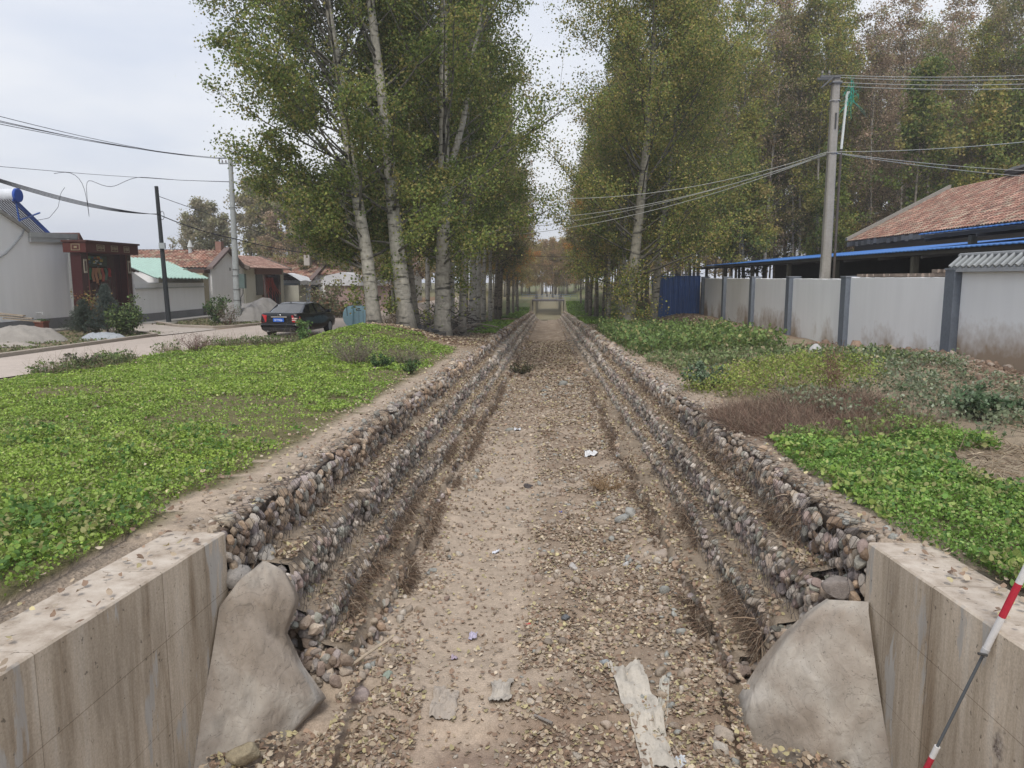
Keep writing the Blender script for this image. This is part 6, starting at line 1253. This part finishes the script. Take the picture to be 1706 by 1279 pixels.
# brushwood between the big trunks
def sticks(label, x, y, n, ln, rx, ry, h, seed, pal, name='brushwood_pile', rad=.02):
    r = np.random.default_rng(seed); b = MB()
    for i in range(n):
        p = np.array([x+r.normal()*rx, y+r.normal()*ry, 0]); p[2] = float(land(p[0], p[1]))+abs(r.normal())*h*.5+.03; a = r.random()*6.28; d = np.array([math.cos(a), math.sin(a)*.7, r.normal()*.3]); l_ = ln*r.uniform(.4, 1.2); q = np.linspace(-.5, .5, 5)[:, None]
        b.tube(p+d*l_*q+r.normal(size=(5, 3))*.05*l_, rad*r.uniform(.4, 1.4), 5, pick(pal, 1, r)[0])
    return tag(b.build(name, M['wood']), label, 'brushwood', kind=None)
SP = [(.20, .17, .14), (.12, .10, .085), (.30, .26, .22), (.08, .07, .06)]
sticks('dark tangle of cut branches heaped right of the forked poplar', -4.9, 38, 150, 2.2, .5, 1.4, 1.1, 1, SP); sticks('grey cut branches piled behind the two big leaning trunks', -6.6, 36.5, 120, 2., .9, 1., .6, 2, SP)
t_ = sticks('short black logs lying on the ground left of the forked poplar', -5.2, 31.6, 8, 1.3, .3, .25, .06, 3, [(.05, .05, .055), (.08, .075, .07)], 'log_pile', .08)
# ------------------------------------------------------------------ footbridge at the far end
t = thing('footbridge', 'far concrete bridge slab with a thin railing spanning the channel', 'bridge'); t['_at'] = [0., 0., 0.]
b = MB(); b.box((-7.2, 122.5, -1.98), (7.6, 127.5, -1.76), (.11, .10, .10)); b.build('deck', M['concrete'], t)
b = MB(); b.box((-3.1, 122.9, -5.8), (-2.5, 127.2, -1.983), (.16, .14, .12)); b.box((2.45, 122.9, -5.8), (3.1, 127.2, -1.983), (.16, .14, .12)); b.build('abutment', M['concrete'], t)
b = MB(); b.box((-4.2, 122.6, -1.26), (4.6, 122.68, -1.22), (.20, .30, .50)); b.box((-4.2, 122.6, -.96), (4.6, 122.68, -.92), (.20, .30, .50))
for xx in np.arange(-4.2, 4.7, 1.1): b.box((xx-.05, 122.6, -1.72), (xx-.01, 122.68, -.9), (.20, .28, .40))
b.build('railing', M['metal'], t)
# ------------------------------------------------------------------ survey rod leaning on the right wing wall
A = onu(1668, 1050, 1.80)+[-.02, 0, .03]; Bp = onu(1489, 1389, 3.28); dv = (A-Bp)/np.linalg.norm(A-Bp)
t = thing('survey_rod', 'red and white banded survey rod leaning on the right wing wall', 'survey rod', tuple(Bp)); t['_at'] = [0., 0., 0.]
def par(px, py):   # distance along the rod of a picture point
    d = ray(px, py); E0 = np.array([0, 0, EYE]); n = np.cross(dv, np.cross(dv, d)); w0 = Bp-E0; a_, b_, c_, d_, e_ = dv@dv, dv@d, d@d, dv@w0, d@w0; return (b_*e_-c_*d_)/(a_*c_-b_*b_)
s0 = par(1565, 1245); s1 = par(1641, 1088); sb = [par(*q) for q in ((1675, 1030), (1688, 1005))]
WH = (.62, .61, .60); RD = (.45, .03, .05)
def seg(n_, a, c_, r_, col_, k=14): b = MB(); b.tube([dv*a, dv*c_], r_, k, col_); return b.build(n_, M['paint'], t, smooth=False)
seg('lower_section', .0, s0*.55, .0165, WH); seg('lower_red_band', s0*.55, s0*.88, .017, RD); seg('lower_ferrule', s0*.88, s0, .0165, WH)
seg('dark_shaft', s0, s1, .0085, (.10, .11, .12)); seg('upper_ferrule', s1, s1+.03, .021, (.45, .45, .45)); seg('upper_section', s1+.03, sb[0], .0185, WH); seg('red_band', sb[0], sb[0]+.22, .019, RD); seg('upper_section', sb[0]+.22, sb[0]+.62, .0185, WH); seg('red_band', sb[0]+.62, sb[0]+.84, .019, RD); seg('upper_section', sb[0]+.84, sb[0]+1.3, .0185, WH)
b = MB(); b.tube([dv*s1-[0, .0, .0]-[.0, .03, 0], dv*s1-[.05, .03, -.01]], .008, 6, (.05, .05, .05)); b.build('clamp_screw', M['metal'], t)
# ------------------------------------------------------------------ single stones and litter on the bed
def rock(label, px, py, s, c, u=3.27, seed=0, flat=.65, name='rock'):
    p = onu(px, py, u); z = float(bedz(np.array(p[0]), np.array(p[1]))) if -1.7 < p[0] < 1.5 and u > 3 else (float(surf(p[0], p[1])) if u < 3 else p[2])
    r = np.random.default_rng(seed+1000); b = MB(); stones(b, np.zeros((1, 3))+[0, 0, s*flat*.45], np.array([[s, s*.8, s*flat]]), np.array([c]), 3, r=r, tilt=.15); o = b.build(name, M['stone'], smooth=True); o.location = (p[0], p[1], z); o.rotation_euler = (0, 0, seed*1.3); return tag(o, label, 'rock', 'single rocks')
for i, a in enumerate([('rounded ochre boulder at the foot of the left mortar apron', 408, 1262, .13, (.28, .235, .16)), ('round pale cobble beside the foot of the right mortar apron', 1203, 1250, .085, (.40, .36, .31)),
     ('tan cobble touching the right mortar apron, behind the round pale one', 1207, 1222, .09, (.33, .28, .23)), ('green-grey round cobble in the mud on the lower left of the bed', 648, 1142, .055, (.25, .29, .24)),
     ('flat pale stone by the end of the left gabion steps', 590, 1108, .13, (.40, .38, .36)), ('dark angular stone alone in the middle of the bed', 941, 1040, .055, (.13, .135, .14)),
     ('whitish angular stone on the bare dirt right of centre', 955, 960, .09, (.44, .41, .38)), ('tan block leaning at the foot of the right steps', 1102, 943, .11, (.36, .30, .25)),
     ('long white stone near the right rubble strip', 1043, 948, .065, (.44, .43, .42)), ('flat pinkish slab across the smooth dirt path', 835, 803, .14, (.38, .32, .27)), ('dark stone with roots around it in mid bed', 880, 810, .10, (.10, .09, .09)),
     ('grey-white cobble among the rubble beside the tawny tuft', 1050, 872, .13, (.36, .35, .32)), ('grey cobble at the right steps below the dark hollow', 1035, 880, .12, (.30, .30, .28)), ('brown stone set in the smooth left path', 745, 1000, .05, (.22, .16, .13)),
     ('blue-grey flat stone near the torn plastic sheet', 1007, 1113, .06, (.28, .30, .31)), ('pink-grey boulder below the left gabion end', 598, 1150, .12, (.33, .27, .25))]):
    rock(*a, seed=i)
rock('pale boulder bedded in the earth where the left gabion meets the bank', 440, 845, .15, (.36, .33, .29), u=1.78, seed=40); rock('buff cobble next to the pale boulder at the left gabion corner', 372, 868, .09, (.42, .36, .28), u=1.78, seed=41); rock('white cobble perched on the top stones at the right gabion end', 1352, 886, .05, (.48, .46, .42), u=1.72, seed=42)
rock('large rusty stone stacked at the near corner of the right gabion', 1398, 925, .12, (.22, .19, .17), u=1.95, seed=43, flat=.9); rock('large grey stone at the near corner of the left gabion', 396, 912, .12, (.27, .25, .23), u=1.95, seed=44, flat=.9)
def litter(label, px, py, sx, sy, c, seed=0, u=3.25, h=.05, rz=0., name='plastic_scrap', cat='litter', tear=0.):
    p = onu(px, py, u); m = 18; uu, vv = np.meshgrid(np.linspace(-1, 1, m), np.linspace(-1, 1, 26)); w = (1+.5*fbm(vv*1.5, uu*0+seed, 260+seed))
    X_ = uu*sx/2*w; Y_ = vv*sy/2*(1+.3*fbm(uu*2, vv*0+seed, 261+seed)); cx_, sx_ = math.cos(rz), math.sin(rz); xw = p[0]+X_*cx_-Y_*sx_; yw = p[1]+X_*sx_+Y_*cx_
    Z_ = bedz(xw, yw)+.012+h*np.abs(fbm(xw*14/(1+sx*2), yw*5, 262+seed, 4))*2+.004*np.sin(X_*260/(1+sx*3))
    b = MB(); G_ = np.stack([xw, yw, Z_], -1); b.grid(G_, np.array(c)*(1+.35*fbm(X_*30, Y_*3, 263+seed))[..., None]); b.grid(G_[::-1]-[0, 0, .004], np.array(c)*.8); return tag(b.build(name, M['fabric'], smooth=True), label, cat)
litter('large torn pale plastic sheet trailing down the bed at the lower right', 1068, 1180, .26, 1.25, (.46, .42, .36), 1, h=.10, rz=.12, name='plastic_sheet'); litter('narrow torn strip hanging off the right side of the big plastic sheet', 1105, 1170, .08, .7, (.42, .39, .33), 2, h=.08, rz=-.18, name='plastic_sheet')
litter('stiff pale sheet folded over the mud step left of centre', 740, 1165, .20, .36, (.36, .31, .26), 3, h=.12, name='plastic_sheet'); litter('second smaller sheet folded over the mud step', 835, 1150, .18, .3, (.40, .36, .31), 4, h=.10, name='plastic_sheet')
litter('white crumpled plastic on the bed below the right steps, mid distance', 985, 760, .28, .40, (.62, .62, .62), 5, h=.12); litter('small white scrap on the left dirt path', 826, 914, .09, .10, (.66, .67, .72), 6); litter('white shred far up the bed on the left', 862, 714, .16, .3, (.62, .62, .64), 7, h=.1)
litter('lilac foil scrap in the foreground left of centre', 788, 1056, .08, .12, (.46, .42, .52), 8, h=.06); litter('crumpled pinkish wrapper below the lilac foil', 757, 1105-12, .06, .08, (.44, .36, .42), 9, h=.05); litter('red scrap in the leaf clump at the centre of the bed', 880, 1040, .05, .06, (.55, .08, .08), 10, h=.04)
litter('small blue scrap among the rubble', 934, 853, .05, .06, (.04, .08, .45), 11, h=.04); litter('blue-green scrap by the foot of the right steps', 1028, 771, .05, .08, (.15, .45, .60), 12, h=.05); litter('crushed clear wrapper at the lower right among the leaves', 1135, 1245, .09, .12, (.50, .52, .54), 13, h=.06)
litter('tiny white tag on the mud at the bottom edge', 756, 1241, .035, .025, (.7, .7, .7), 14, h=.01); litter('tiny white tag beside the left mortar apron', 586, 1216, .03, .03, (.7, .7, .7), 15, h=.01)
p = onu(610, 1090, 3.1); b = MB(); b.tube([p+[-.16, -.08, -.10], p+[0, 0, .0], p+[.2, .16, .09]], .014, 7, (.40, .33, .25)); tag(b.build('bleached_stick', M['wood']), 'bleached stick poking out beside the left apron', 'stick')
p = onu(905, 1205, 3.28); b = MB(); b.tube([p+[-.07, .06, .03], p+[.07, -.04, .03]], .012, 7, (.22, .20, .18)); tag(b.build('short_stick', M['wood']), 'short dark stick among the leaves near the bottom edge', 'stick')

# ------------------------------------------------------------------ haze
hm = bpy.data.materials.new('haze'); hm.use_nodes = True; hn = hm.node_tree; hn.nodes.clear()
ho = hn.nodes.new('ShaderNodeOutputMaterial'); hv = hn.nodes.new('ShaderNodeVolumePrincipled'); hv.inputs['Color'].default_value = (.93, .92, .90, 1); hv.inputs['Density'].default_value = .0012; hv.inputs['Anisotropy'].default_value = .2
hn.links.new(hv.outputs[0], ho.inputs['Volume'])
b = MB(); b.box((-310, -35, -16), (310, 430, 29)); o = b.build('haze', hm); o['kind'] = 'stuff'; o['label'] = 'faint pale autumn haze over the whole place'
